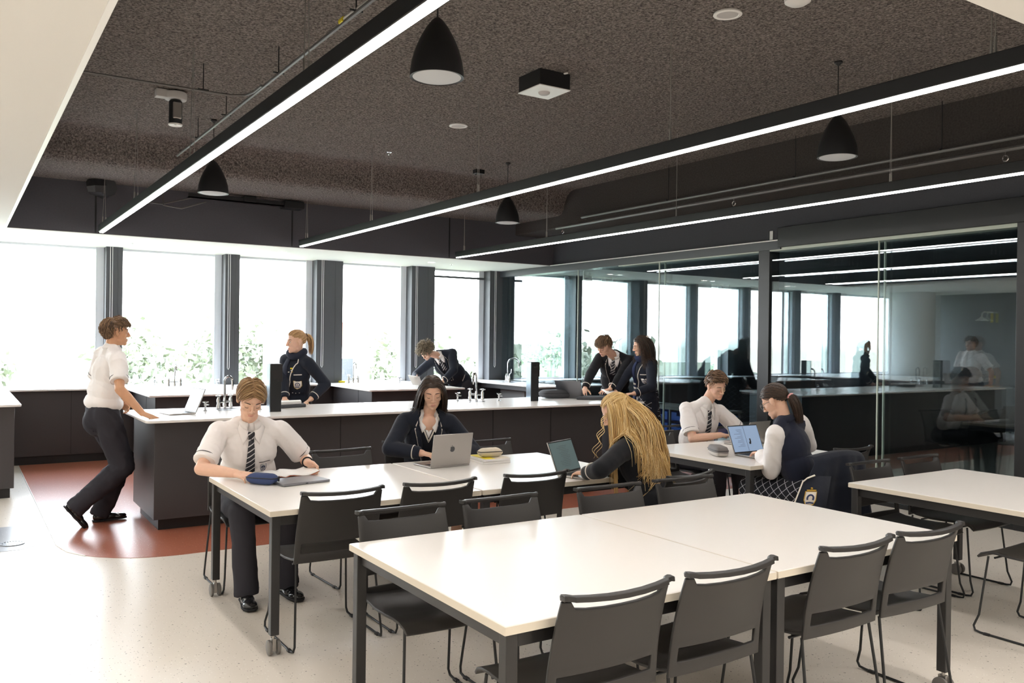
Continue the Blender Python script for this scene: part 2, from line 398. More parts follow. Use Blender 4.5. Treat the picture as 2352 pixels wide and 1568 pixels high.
# neighbouring room behind the partition
struct('wall_neighbour_far', MB().bb(15.9, 16, -3.6, 12.7, 0, 3), 'black_wall', smooth=False)
struct('wall_neighbour_near', MB().bb(GX + .15, 16, -3.75, -3.6, 0, 3), 'black_wall', smooth=False)
struct('ceiling_neighbour', MB().bb(GX + .14, 16, -3.6, 12.7, 2.78, 2.9), 'black_wall', smooth=False)
t = tag(MB().bb(7.78 + .15, 15.5, 11.85, 12.25, .9, .92).bb(7.95, 15.5, 11.9, 12.2, 0, .9).build('bench', 'counter', bevel=.004), 'pale bench under the windows beyond the glass partition', 'bench')
t.data.materials.append(M['cabinet'])
tag(MB().bb(9.4, 14.8, 7.4, 8.5, .9, .92).bb(9.5, 14.7, 7.5, 8.4, 0, .899).build('island_bench', ['cabinet']), 'dark island bench in the neighbouring room behind the glass', 'island bench')
for p in t.data.polygons:
    if p.index >= 6: p.material_index = 1

# wall switch by the partition
t = thing('wall_switch', 'small white switch plate high on the dark bulkhead beside the glass door track', 'switch', (GX - .003, 6.56, 2.815))
MB().box((-.004, .0, 0), (.008, .045, .10)).build('switch_plate', 'trim_white', t, bevel=.002)
MB().box((-.004, .03, 0), (.012, .015, .11)).build('switch_box', 'black_metal', t)

# ================================================================== benches
def bench(name, label, cat, top, cabs, plinths, joints=(), z=.92, group=None, th=.022):
    """top: polygon; cabs: list of boxes x0,x1,y0,y1"""
    cx = sum(p[0] for p in top) / len(top); cy = sum(p[1] for p in top) / len(top)
    t = thing(name, label, cat, (cx, cy, 0), group=group)
    MB().prism(top, z - th, z).build('worktop', 'counter', t, world=True, bevel=.004)
    m = MB()
    for a, b, c, d in cabs: m.bb(a, b, c, d, .1, z - th - .004)
    m.build('cabinet', 'cabinet', t, world=True, bevel=.003)
    m = MB()
    for a, b, c, d in plinths: m.bb(a, b, c, d, 0, .1)
    m.build('plinth', 'plinth', t, world=True, smooth=False)
    if joints:
        m = MB()
        for a, b, c, d in joints: m.bb(a, b, c, d, .11, z - th - .006)
        m.build('panel_joint', 'plinth', t, world=True, smooth=False)
    return t
def rrect(x0, x1, y0, y1, r=.06, k=4):
    P = []
    for cx, cy, a in ((x1 - r, y1 - r, 0), (x0 + r, y1 - r, 90), (x0 + r, y0 + r, 180), (x1 - r, y0 + r, 270)):
        P += [(cx + r * math.cos(R_(a + 90 * i / k)), cy + r * math.sin(R_(a + 90 * i / k))) for i in range(k + 1)]
    return P
isl = bench('island_bench', 'long white-topped charcoal island bench in the middle of the room', 'island bench', rrect(1.27, 6.51, 7.25, 8.4, .05),
      [(1.36, 6.0, 7.39, 8.34), (6.4, 6.46, 7.45, 8.3)], [(1.41, 5.95, 7.47, 8.28)], [(x - .003, x + .003, 7.387, 7.395) for x in (2.95, 4.58, 5.3)])
wb = bench('window_bench', 'white-topped charcoal bench running under the windows', 'bench', [(-3.5, 11.88), (GX - .06, 11.88), (GX - .06, 12.5), (-3.5, 12.5)],
      [(-3.5, GX - .06, 11.95, 12.4)], [(-3.5, GX - .06, 11.97, 12.4)], [(x - .003, x + .003, 11.947, 11.955) for x in (-.4, 1.22, 3.9, 4.35, 6.4)])
def spur(label, x0, x1, y0, legs=()):
    return bench('bench_spur', label, 'bench', rrect(x0, x1, y0, 11.878, .03), [(x0 + .09, x1 - .05, y0 + .14, 11.87)], [(x0 + .13, x1 - .08, y0 + .2, 11.87)], [(x0 + .087, x0 + .093, 10.95, 10.956)], group='bench spurs off the window bench')
spur('charcoal bench spur at the left edge, nearest the grey floor drain', -1.7, .54, 9.45)
spur('charcoal bench spur with a swan-neck tap, left of the ponytailed girl', 1.83, 3.2, 10.28)
spur('charcoal bench spur on which the curly-haired boy leans', 4.53, 5.97, 10.36)
t = thing('corner_bench', 'narrow white bench on a grey leg along the glass partition', 'bench', (7.4, 11, 0))
MB().prism(rrect(7.08, GX - .07, 10.2, 11.878, .03), .898, .92).build('worktop', 'counter', t, world=True, bevel=.004)
MB().bb(7.12, 7.66, 10.25, 11.87, .83, .897).build('rail', 'cabinet', t, world=True, bevel=.003)
MB().bb(7.25, 7.33, 10.8, 11.5, 0, .83).build('support_panel', 'wall_grey', t, world=True, bevel=.003)
# taps
def tap_proto(label, loc, lever=False, h=.30, reach=.1):
    t = thing('swan_neck_tap', label, 'tap', loc, group='chrome swan-neck taps')
    m = MB(); r = reach / 2
    m.tube([(0, 0, .06), (0, 0, h - r)] + arc((0, -r, h - r), r, 0, 180, 10, (0, 1, 0), (0, 0, 1))[1:] + [(0, -2 * r, h - r - .05)], .011, 10)
    m.tube([(0, -2 * r, h - r - .04), (0, -2 * r, h - r - .075)], [.012, .008], 10)
    m.build('spout', 'chrome', t)
    m = MB(); w = .075 if not lever else .13
    m.tube([(-w, 0, .06), (w, 0, .06)], .010, 10); m.lathe([(.018, 0), (.018, .03), (.013, .06), (.012, .1)], (0, 0, 0), 12)
    m.build('bridge', 'chrome', t)
    for s in (-1, 1):
        m = MB(); x = s * w
        m.lathe([(.020, 0), (.020, .02), (.015, .05), (.017, .08), (.012, .095), (.014, .11)], (x, 0, 0), 12)
        if lever: m.tube([(x, 0, .1), (x, 0, .125), (x + s * .01 - .02, -.02, .15), (x - .02 + .09 * (s < 0) - .03, -.04, .2)] if s < 0 else [(x, 0, .1), (x, 0, .13)], .008, 8)
        else:
            m.ball((x, 0, .118), (.035, .012, .008)); m.ball((x, 0, .118), (.012, .035, .008)); m.ball((x, 0, .118), (.014, .014, .012))
        m.build('tap_handle', 'chrome', t)
    return t
def sink(label, x, y, w, d):
    t = thing('sink', label, 'sink', (x, y, .92), group='round-edged steel sinks')
    P = rrect(-w/2, w/2, -d/2, d/2, .08); Q = rrect(-w/2+.02, w/2-.02, -d/2+.02, d/2-.02, .07)
    m = MB(); n = len(P); m.add([(a, b, .0015) for a, b in P] + [(a, b, .003) for a, b in Q], [(i, (i+1) % n, n+(i+1) % n, n+i) for i in range(n)]); m.build('sink_rim', 'steel', t)
    m = MB(); m.add([(a, b, .003) for a, b in Q] + [(a*.95, b*.95, .0008) for a, b in Q], [(i, (i+1) % n, n+(i+1) % n, n+i) for i in range(n)] + [tuple(range(n, 2*n))]); m.build('basin', 'silver_dark', t)
    return t
def gas_tap(label, x, y, z=.92):
    t = thing('gas_tap', label, 'gas tap', (x, y, z), group='chrome bench gas taps')
    MB().lathe([(.022, 0), (.022, .008), (.010, .012), (.010, .05), (.014, .055), (.014, .075), (.006, .08)], n=12).tube([(0, 0, .06), (.02, -.045, .06)], .006, 8).tube([(-.028, 0, .085), (.028, 0, .085)], .007, 8).build('valve', 'chrome', t)
sink('steel sink on the island behind the seated boy with a striped tie', 2.13, 8.1, .32, .24)
tap_proto('chrome swan-neck tap on the island just left of the centre-parted boy', (2.14, 8.27, .92), h=.30).rotation_euler = (0, 0, .5)
sink('steel sink on the island behind the seated girl', 4.72, 8.1, .32, .24)
tap_proto('chrome swan-neck tap on the island right of the seated girl', (4.9, 8.27, .92), h=.30).rotation_euler = (0, 0, -.9)
sink('steel sink on the bench spur left of the ponytailed girl', 2.6, 11.7, .5, .3)
tap_proto('chrome swan-neck tap at the window behind the left bench spur', (2.46, 12.05, .92), h=.31)
sink('steel sink by the window behind the yellow sponge', 5.3, 11.85, .5, .26)
tap_proto('chrome swan-neck tap at the window left of the curly-haired boy', (5.0, 12.05, .92), h=.31)
sink('steel sink on the corner bench by the glass partition', 7.5, 11.5, .3, .3)
tap_proto('chrome lever tap on the corner bench by the glass partition', (7.46, 11.6, .92), lever=True, h=.38, reach=.18).rotation_euler = (0, 0, 1.2)
gas_tap('chrome gas tap on the island left of its left sink', 1.9, 8.0)
gas_tap('chrome gas tap on the island right of its left sink', 2.38, 7.95)
gas_tap('chrome gas tap on the island beside its right tap', 4.62, 8.2)
gas_tap('chrome gas tap on the island right of its right tap', 5.03, 8.0)
gas_tap('chrome gas tap at the window near the left sink', 2.2, 12.0)
gas_tap('chrome gas tap at the window right of the left sink', 3.0, 12.0)
gas_tap('chrome gas tap on the spur right of the sponge sink', 5.62, 11.76)
# power towers on the island
def tower(label, x, y, scr):
    t = thing('power_tower', label, 'power tower', (x, y, .92))
    MB().bb(-.05, .05, -.05, .05, 0, .435).build('post', 'black_metal', t, bevel=.004)
    MB().bb(-.056, -.05, -.045, .045, .002, .43).build('side_panel', 'mirror_side', t)
    MB().bb(.015, .057, -.054, -.03, .27, .43).bb(-.03, .04, -.055, -.05, .3, .38).build('socket_plate', 'plinth', t, bevel=.002)
tower('black power tower standing on the right half of the island', 5.41, 7.9, 0)
tower('black power tower on the island in front of the ponytailed girl', 2.44, 7.72, 1)
# hose under corner bench
tag(MB().tube([(7.36, 11.6, .9), (7.2, 11.45, .6), (7.24, 11.4, .4), (7.32, 11.35, .25)], .012, 8).build('waste_hose', 'castor_grey'), 'thin grey waste hose hanging under the corner bench', 'hose')
tag(MB().box((4.88, 12.2, .935), (.09, .06, .03)).build('sponge', 'yellow', bevel=.008), 'small yellow sponge on the window bench by the wide post', 'sponge')

# blue tray unit behind the glass
t = thing('tray_unit', 'grey storage trolley of blue trays behind the glass partition', 'storage unit', (8.25, 8.2, 0))
m = MB()
for y in (7.55, 7.95, 8.38, 8.82):
    for x in (7.95, 8.35): m.bb(x - .012, x + .012, y - .012, y + .012, .03, .72)
m.bb(7.92, 8.38, 7.53, 8.84, .70, .73); m.bb(7.92, 8.38, 7.53, 8.84, .04, .06); m.tube([(7.93, 7.6, .78), (7.93, 8.78, .78)], .008); m.tube([(7.93, 8.78, .73), (7.93, 8.78, .78)], .008); m.tube([(7.93, 7.6, .73), (7.93, 7.6, .78)], .008)
m.build('rack', 'castor_grey', t, world=True)
for k, y in enumerate((7.75, 8.165, 8.60)):
    for i in range(4):
        z = .10 + i * .15; w = .185; b = MB()
        b.bb(7.94, 8.34, y - w, y + w, z, z + .02); b.bb(7.94, 7.955, y - w, y + w, z, z + .075); b.bb(7.94, 7.955, y - w, y - w * .45, z + .07, z + .12); b.bb(7.94, 7.955, y + w * .45, y + w, z + .07, z + .12)
        b.bb(7.925, 7.95, y - w * .5, y + w * .5, z + .02, z + .075)
        b.bb(7.94, 8.34, y - w, y - w + .012, z, z + .12); b.bb(7.94, 8.34, y + w - .012, y + w, z, z + .12)
        col = ('column nearest the windows', 'middle column', 'right column')[2 - k]; row = ('bottom', 'third', 'second', 'top')[i]
        r = thing('storage_tray', 'blue tray, %s row, %s of the trolley behind the glass' % (row, col), 'tray', (8.1, y, z), group='blue storage trays')
        b.build('tray_body', 'blue_tray', r, world=True, bevel=.004)
# ================================================================== tables
def table_proto(loc, label):
    t = thing('study_table', label, 'table', loc, group='square ivory study tables')
    h = .612
    MB().bb(-h, h, -h, h, .70, .73).build('tabletop', ['table_top'], t, bevel=.003)
    m = MB()
    for e in ((-h, h, -h - .0012, -h + .001), (-h, h, h - .001, h + .0012)): m.bb(e[0], e[1], e[2], e[3], .7015, .7275)
    for e in ((-h - .0012, -h + .001, -h, h), (h - .001, h + .0012, -h, h)): m.bb(e[0], e[1], e[2], e[3], .7015, .7275)
    m.build('edge_band', 'table_edge', t, smooth=False)
    m = MB(); q = h - .045
    for s in (-1, 1):
        m.bb(-q, q, s * q - .015, s * q + .015, .648, .6995); m.bb(s * q - .015, s * q + .015, -q, q, .648, .6995)
    m.build('apron', 'table_frame', t, bevel=.003)
    for sx in (-1, 1):
        for sy in (-1, 1):
            x, y = sx * (h - .035), sy * (h - .035)
            lg = MB().bb(x - .022, x + .022, y - .022, y + .022, .10, .6993).build('leg', 'table_frame', t, bevel=.003)
            m = MB()
            T = Matrix.Translation((x, y, .038)) @ Matrix.Rotation(R_(90), 4, 'Y')
            for dx in (-.022, .022): m.lathe([(.0, dx - .009), (.03, dx - .009), (.038, dx - .006), (.038, dx + .006), (.03, dx + .009), (0, dx + .009)], n=20, T=T)
            m.mi = 1; m.bb(x - .009, x + .009, y - .015, y + .02, .02, .082); m.lathe([(.008, .08), (.008, .1)], (x, y, 0), 10)
            m.build('castor', ['castor_grey', 'silver'], lg)
    return t
tp = table_proto((2.017, 2.794, 0), 'ivory table nearest the camera, left of the front pair')
dup(tp, (3.251, 2.794, 0), 0, 'ivory table at front right of centre, its top meeting the nearest table')
dup(tp, (1.935, 4.84, 0), 0, 'ivory table at which the boy with the striped tie reads')
dup(tp, (3.171, 4.84, 0), 0, 'ivory table where the blonde girl types')
dup(tp, (5.31, 4.75, 0), 0, 'ivory table by the glass partition with a boy and a girl facing each other')
dup(tp, (5.32, 2.745, 0), 0, 'empty ivory table cut off by the right edge of the photo')

# ================================================================== chairs
def chair_proto():
    t = thing('sled_chair', 'x', 'chair', group='black sled-base chairs')
    # seat: curved shell, waterfall front
    m = MB(); nu, nv = 10, 14; vs = []
    prof = [(-.205, .462), (-.15, .448), (-.05, .440), (.06, .444), (.13, .450), (.18, .448), (.215, .436), (.238, .414)]
    def pf(v):
        x = v * (len(prof) - 1); i = min(int(x), len(prof) - 2); f = x - i
        return prof[i][0] + (prof[i+1][0] - prof[i][0]) * f, prof[i][1] + (prof[i+1][1] - prof[i][1]) * f
    for j in range(nv + 1):
        y, z = pf(j / nv); hw = .222 + .012 * math.sin(math.pi * j / nv)
        for i in range(nu + 1):
            u = -1 + 2 * i / nu; vs.append((u * hw, y, z + .012 * u * u * (1 - j / nv * .6) - .0))
    m.add(vs, [(j*(nu+1)+i, j*(nu+1)+i+1, (j+1)*(nu+1)+i+1, (j+1)*(nu+1)+i) for j in range(nv) for i in range(nu)])
    m.build('seat', 'plastic', t, solid=.012, bevel=.003)
    # backrest shell with hand slot and lower opening
    us = [-1, -.93, -.86, -.78, -.6, -.3, 0, .3, .6, .78, .86, .93, 1]
    zs = [.447, .475, .497, .52, .548, .572, .60, .66, .72, .75, .762, .770]
    def bp(u, z):
        f = (z - .447) / .373
        hw = .231 - .012 * f
        y = -.198 - .045 * f - .030 * f * f + .008 * math.sin(f * math.pi)
        y -= (1 - u * u) * (.012 + .026 * f)
        return V((u * hw, y, z))
    m = MB(); n = len(us)
    def zz(u, z):
        if z > .60: z = z + (u ** 4) * .020 * ((z - .6) / .17)
        return z
    m.v = [bp(u, (.802 if (z == zs[-1] and abs(u) >= .86) else zz(u, z))) for z in zs for u in us]
    for j in range(len(zs) - 1):
        for i in range(n - 1):
            um = (us[i] + us[i+1]) / 2; z0, z1 = zs[j], zs[j+1]
            if abs(um) < .86 and .497 <= z0 and z1 <= .548: continue
            m.f.append((j*n+i, j*n+i+1, (j+1)*n+i+1, (j+1)*n+i)); m.m.append(0)
    # ears up to the rail
    m.build('backrest', 'plastic', t, solid=.013, bevel=.003)
    m = MB()
    ru = [-1.0, -.97, -.90, -.84, -.6, -.3, 0, .3, .6, .84, .90, .97, 1.0]
    pts = []
    for u in ru:
        p = bp(u, .806 + .010 * u * u); k = abs(u)
        p.y += -.010 + (.012 if k > .86 else 0) - (.012 if k >= 1 else 0); p.x *= 1.03
        pts.append(p)
    prof2 = [(-.015, -.008), (.012, -.008), (.014, .004), (.008, .011), (-.013, .009)]
    vs = [p + V((0, a, b)) for p in pts for a, b in prof2]; k = len(prof2)
    m.add(vs, [(i*k+j, i*k+(j+1) % k, (i+1)*k+(j+1) % k, (i+1)*k+j) for i in range(len(pts)-1) for j in range(k)] + [tuple(range(k)), tuple((len(pts)-1)*k+j for j in range(k))])
    m.build('top_rail', 'plastic', t, bevel=.002)
    for s in (-1, 1):
        P = [(s*.205, .185, .430), (s*.225, .222, .10), (s*.236, .245, .035), (s*.240, .235, .012), (s*.242, .205, .007), (s*.242, -.20, .007), (s*.240, -.235, .014), (s*.236, -.245, .04), (s*.215, -.19, .40), (s*.212, -.183, .447)]
        m = MB().tube(P, .0062, 8)
        m.build('sled_leg', 'black_metal', t)
        for y in (.17, -.18):
            MB().box((s * .242, y, .0065), (.020, .035, .013)).build('glide', 'plinth', t, bevel=.003)
    MB().tube([(-.205, .15, .428), (.205, .15, .428)], .006, 8).tube([(-.21, -.12, .430), (.21, -.12, .430)], .006, 8).build('seat_bar', 'black_metal', t)
    return t
cp = chair_proto()
F, Bk = 0.0, math.pi
chairs = [
 (1.775, 2.37, .0, 'black chair nearest the camera, its back to us, left end of the front row'),
 (2.285, 2.37, .02, 'black chair in the front row, second from left, with its back to us'),
 (3.000, 2.37, .0, 'black chair in the front row, third from left, with its back to us'),
 (3.510, 2.37, -.02, 'black chair at the right end of the front row, with its back to us'),
 (1.735, 3.31, Bk, 'black chair tucked behind the nearest table at its left corner'),
 (2.275, 3.31, Bk + .02, 'black chair tucked behind the nearest table, right beside the leftmost tucked one'),
 (2.960, 3.31, Bk, 'black chair facing us behind the front pair, in front of the blonde girl'),
 (3.510, 3.31, Bk - .02, 'black chair facing us behind the front pair at its far right corner'),
 (1.680, 4.44, 0, 'black chair with its back to us in front of the reading boy'),
 (2.245, 4.44, 0, 'black chair with its back to us in front of the open silver laptop'),
 (2.890, 4.43, -.03, 'black chair with its back to us left of the blonde girl'),
 (3.620, 3.96, .18, 'black chair under the blonde girl, turned a little askew'),
 (1.640, 5.64, Bk, 'black chair under the boy in the striped tie'),
 (2.280, 5.38, Bk + .05, 'black chair facing us between the reading boy and the laptop girl'),
 (2.930, 5.66, Bk, 'black chair under the girl with the silver laptop'),
 (3.470, 5.40, Bk + .03, 'black chair facing us behind the notebooks and cream pencil case'),
 (5.075, 5.27, Bk, 'black chair facing us at the left of the short-haired boy by the glass'),
 (5.66, 5.62, Bk, 'black chair under the short-haired boy by the glass'),
 (5.14, 4.03, .05, 'black chair with the navy blazer hung over its back'),
 (5.70, 4.30, .0, 'black chair right of the blazer chair, its back to us'),
 (5.095, 3.20, Bk + .02, 'black chair facing us behind the empty right table, left one'),
 (5.66, 3.20, Bk, 'black chair facing us behind the empty right table, right one'),
 (5.03, 2.36, 0, 'black chair at the right edge of the photo, only its seat and sled leg showing'),
]
cp.location = (chairs[0][0], chairs[0][1], 0); cp.rotation_euler = (0, 0, chairs[0][2]); cp['label'] = chairs[0][3]
for x, y, a, lab in chairs[1:]: dup(cp, (x, y, 0), a, lab)

# ================================================================== ceiling fittings
def strip(x, label):
    t = thing('strip_light', label, 'strip light', (x, 6.1, 2.745), group='suspended linear strip lights')
    y0, y1 = 1.75, 10.62
    MB().bb(x - .035, x + .035, y0, y1, 2.752, 2.83).build('housing', 'black_metal', t, world=True, bevel=.004)
    MB().bb(x - .018, x + .018, y0 + .005, y1 - .002, 2.743, 2.7535).build('diffuser', 'led', t, world=True, smooth=False)
    for y in (1.95, 3.91, 6.22, 8.43, 10.42):
        top = CZ if y < 9 else 3.33
        m = MB()
        m.tube([(x - .02, y - .02, 2.83), (x, y, top)], .0022, 6); m.tube([(x + .02, y + .02, 2.83), (x, y, top)], .0022, 6)
        m.tube([(x - .02, y - .02, 2.83), (x - .017, y - .017, 2.90)], .006, 8); m.tube([(x + .02, y + .02, 2.83), (x + .017, y + .017, 2.90)], .006, 8)
        m.build('suspension_wire', 'wire', t, world=True)
strip(1.37, 'suspended black strip light, brightest and leftmost of the three')
strip(3.68, 'suspended black strip light running down the middle of the room')
strip(5.95, 'suspended black strip light nearest the glass partition')
def pendant(x, y, label):
    t = thing('pendant_speaker', label, 'speaker', (x, y, 2.95), group='black pendant speakers')
    pr = [(.0, .315), (.012, .31), (.03, .295), (.06, .255), (.09, .2), (.115, .14), (.132, .08), (.139, .03), (.140, .0)]
    MB().lathe([(.134, .002), (.140, .0)] + pr[::-1][1:], n=36).build('body', 'black_metal', t)
    MB().lathe([(0, -.012), (.06, -.010), (.11, -.004), (.136, .006)], n=36).build('grille', 'speaker_face', t)
    MB().tube([(0, 0, .31), (0, 0, CZ - 2.95)], .004, 6).lathe([(.03, CZ - 2.955), (.03, CZ - 2.965), (.008, CZ - 2.985)], n=12).build('hanger', 'black_metal', t)
pendant(2.08, 3.95, 'black bell-shaped pendant speaker, largest, at top centre by the left strip light')
pendant(2.04, 8.38, 'black pendant speaker partly behind the left strip light')
pendant(5.36, 3.95, 'black pendant speaker hanging below the middle strip light at the right')
pendant(5.355, 8.38, 'small far black pendant speaker just below the middle strip light')
for x, y, r, lab in ((4.02, 3.77, .075, 'round white speaker grille flush in the ceiling near the top edge'), (4.03, 7.2, .075, 'small round white speaker grille flush in the ceiling at centre')):
    t = thing('ceiling_grille', lab, 'speaker grille', (x, y, CZ - .012), group='round ceiling grilles')
    MB().lathe([(r, .012), (r + .012, .010), (r + .014, 0), (r - .006, -.004), (r - .01, .002)], n=32).build('rim', 'trim_white', t)
    MB().lathe([(0, -.001), (r - .008, .001)], n=32).build('mesh', 'grille', t)
t = thing('dome_detector', 'white domed detector on the ceiling, cut off by the top edge', 'detector', (4.17, 3.36, CZ - .05))
MB().lathe([(0, 0), (.05, .004), (.075, .02), (.08, .05)], n=28).build('dome', 'trim_white', t)
t = thing('exit_luminaire', 'square white emergency light box under the ceiling at centre', 'emergency light', (3.82, 5.47, 3.522))
MB().bb(-.14, .14, -.145, .145, .008, .13).build('back_box', 'black_metal', t)
MB().bb(-.145, .145, -.15, .15, 0, .008).build('face_plate', 'trim_white', t, bevel=.002)
MB().lathe([(0, -.022), (.03, -.02), (.042, -.012), (.046, 0)], n=24).build('lens', 'grille', t)
MB().tube([(.02, -.02, .118), (.1, -.17, .126)], .008, 6).build('cable', 'trim_white', t)
t = thing('ceiling_spotlight', 'cylindrical projector spotlight under the ceiling at upper left', 'spotlight', (1.535, 7.6, 3.36))
MB().lathe([(.05, .01), (.053, .02), (.053, .2), (.04, .215)], n=28).build('barrel', 'black_metal', t)
MB().lathe([(0, .012), (.02, .008), (.03, .006), (.05, 0), (.056, .004), (.056, .014)], n=28).build('lens_ring', 'trim_white', t)
MB().bb(-.03, .04, -.056, -.02, .05, .19).build('nameplate', 'silver', t, bevel=.01)
MB().lathe([(.085, .215), (.09, .23), (.09, .275), (.02, .29)], n=28).bb(-.16, -.06, -.04, .04, .22, .285).build('mounting_box', 'grille', t, bevel=.003)
t = thing('sprinkler', 'tiny chrome sprinkler head in the dark ceiling at centre', 'sprinkler', (3.99, 8.69, CZ - .035))
MB().lathe([(.0, 0), (.012, .002), (.012, .02), (.035, .028), (.035, .035)], n=14).build('head', 'chrome', t)
t = thing('junction_box', 'small black junction box on the ceiling near the middle strip light', 'junction box', (5.3, 8.95, CZ - .05))
MB().bb(-.06, .06, -.04, .04, 0, .05).build('box', 'black_metal', t, bevel=.004)
MB().tube([(.03, 0, .0), (.035, .0, -.05)], .006).tube([(-.03, 0, .0), (-.05, .0, -.02)], .005).build('gland', 'steel', t)
def pipe(name, label, cat, P, r, m='conduit', rods=()):
    t = thing(name, label, cat, tuple(V(P[0])))
    MB().tube(P, r, 8).build('tube', m, t, world=True)
    for x, y, z in rods:
        MB().tube([(x, y, z), (x, y, CZ)], .004, 6).tube([(x - .04, y, z + .012), (x + .04, y, z + .012)], .006, 6).build('hanger_rod', 'black_metal', t, world=True)
pipe('conduit', 'long grey conduit running under the ceiling beside the left strip light', 'conduit', [(1.90, 1.7, 3.45), (1.90, 9.3, 3.45)], .012, rods=[(1.90, y, 3.45) for y in (3.0, 4.6, 6.0, 7.4, 8.4)])
pipe('conduit', 'thin conduit crossing below the ceiling to the left recess edge', 'conduit', [(.5, 6.70, 3.44), (1.6, 6.70, 3.44), (1.75, 6.69, 3.44), (1.84, 6.62, 3.44), (1.87, 6.5, 3.44), (1.87, 6.3, 3.44)], .010, rods=[(1.55, 6.70, 3.44)])
tag(MB().tube([(1.90, 4.1, 3.468), (1.92, 4.45, 3.475), (1.90, 4.8, 3.468)], .014, 8).build('loose_cable', 'trim_white'), 'pale loose cable tied along the left ceiling conduit', 'cable')
for y, lab in ((4.1, 'yellow cable tie at the near end of the loose ceiling cable'), (4.8, 'yellow cable tie at the far end of the loose ceiling cable')):
    tag(MB().tube([(1.90, y - .03, 3.466), (1.90, y + .03, 3.466)], .02, 10).build('cable_tie', 'yellow'), lab, 'cable tie')
pipe('sprinkler_pipe', 'upper dark pipe along the right bulkhead above the strip light', 'pipe', [(7.03, 9.05, 3.22), (6.95, 9.05, 3.23), (6.95, 1.7, 3.23)], .016, 'conduit', rods=[(6.95, y, 3.23) for y in (4.1, 5.6, 7.4)])
pipe('sprinkler_pipe', 'lower dark pipe along the right bulkhead above the strip light', 'pipe', [(6.9, 9.55, 3.13), (6.9, 1.7, 3.14)], .018, 'conduit')
for y, lab in ((3.55, 'small chrome ring hook under the right pipes at the right edge'), (6.35, 'small chrome ring hook under the right pipes at mid length'), (9.4, 'small chrome ring hook under the far end of the right pipes')):
    tag(MB().tube(arc((6.9, y, 3.07), .022, 0, 360, 12, (0, 1, 0), (0, 0, 1))[:-1], .006, 6, closed=True).tube([(6.9, y, 3.09), (6.9, y, 3.125)], .004).build('ring_hook', 'chrome'), lab, 'hook', group='ring hooks under the right pipes')
t = thing('duct_stub', 'black wrapped duct stub on the recess wall at upper left', 'duct', (1.4, 10.8, 3.26))
MB().tube([(0.0, -.0, 0), (0, -.16, 0), (.03, -.25, -.01)], [.11, .115, .10], 8).tube([(-.02, -.2, 0), (-.12, -.22, -.01), (-.17, -.2, -.02)], [.1, .1, .08], 8).build('duct_wrap', 'duct', t)
t = thing('cable_tray', 'dark cable tray with boxes along the recess wall above the windows', 'cable tray', (3.2, 10.72, 3.2))
MB().bb(2.3, 3.72, 10.62, 10.7, 3.235, 3.25).bb(2.3, 3.72, 10.62, 10.625, 3.235, 3.29).build('tray', 'duct', t, world=True)
MB().bb(3.45, 3.7, 10.58, 10.78, 3.22, 3.31).build('box', 'black_metal', t, world=True, bevel=.006); MB().bb(2.95, 3.1, 10.6, 10.75, 3.25, 3.32).build('box', 'black_metal', t, world=True, bevel=.006)
MB().tube([(2.35, 10.65, 3.24), (2.0, 10.55, 3.12), (1.75, 10.5, 3.12), (1.7, 10.55, 3.22)], .009).tube([(2.5, 10.6, 3.2), (2.2, 10.5, 3.08), (2.0, 10.5, 3.1), (2.0, 10.55, 3.25)], .009).build('loose_loop', 'conduit', t, world=True)
for x, lab in ((1.4, 'round downlight in the white soffit above the left windows'), (3.74, 'round downlight in the white soffit above the ponytailed girl'), (6.01, 'round downlight in the white soffit above the bending boy')):
    t = thing('downlight', lab, 'downlight', (x, 11.52, SZ - .006), group='soffit downlights by the windows')
    MB().lathe([(.06, .006), (.068, .0), (.05, .002)], n=24).build('rim', 'trim_white', t)
    MB().lathe([(0, .002), (.05, .002)], n=24).build('lens', 'lamp', t)
for x, lab in ((1.85, 'tiny soffit sprinkler by the left window post'), (6.4, 'tiny soffit sprinkler near the corner by the glass')):
    t = thing('sprinkler', lab, 'sprinkler', (x, 11.6, SZ - .03))
    MB().lathe([(.0, 0), (.01, .002), (.01, .02), (.025, .025), (.025, .03)], n=14).build('head', 'chrome', t)

# lamps in the rest of the room (behind and left of the camera)
k = 0
def room_lamp(x, y, e=8, r=.09):
    L = bpy.data.lights.new('downlight_lamp', 'AREA'); L.shape = 'DISK'; L.size = r * 2; L.energy = e; L.color = (1, .97, .93); L.spread = R_(150)
    o = bpy.data.objects.new('downlight_lamp', L); COL.objects.link(o); o.location = (x, y, SZ - .012); return o
for x in (-2.4, -.8): 
    for y in (-2, 0, 2, 4, 6, 8): room_lamp(x, y, 7)
for x in (1.2, 3.2, 5.2, 7.0):
    for y in (-2.2, -.6, .9): room_lamp(x, y)

# ================================================================== sky and outside
w = bpy.data.worlds.new('sky'); SC.world = w; w.use_nodes = True
nt = w.node_tree; N = nt.nodes; L = nt.links; N.clear()
out = N.new('ShaderNodeOutputWorld'); bg = N.new('ShaderNodeBackground'); tc = N.new('ShaderNodeTexCoord'); sp = N.new('ShaderNodeSeparateXYZ'); cr = N.new('ShaderNodeValToRGB')
nz = N.new('ShaderNodeTexNoise'); nz.inputs['Scale'].default_value = 3.5; nz.inputs['Detail'].default_value = 5
mp = N.new('ShaderNodeMapping'); mp.inputs['Scale'].default_value = (1, 1, 3)
L.new(tc.outputs['Generated'], sp.inputs[0]); L.new(tc.outputs['Generated'], mp.inputs[0]); L.new(mp.outputs[0], nz.inputs[0])
mr = N.new('ShaderNodeMapRange'); mr.inputs[1].default_value = -.25; mr.inputs[2].default_value = .8
L.new(sp.outputs[2], mr.inputs[0]); L.new(mr.outputs[0], cr.inputs[0])
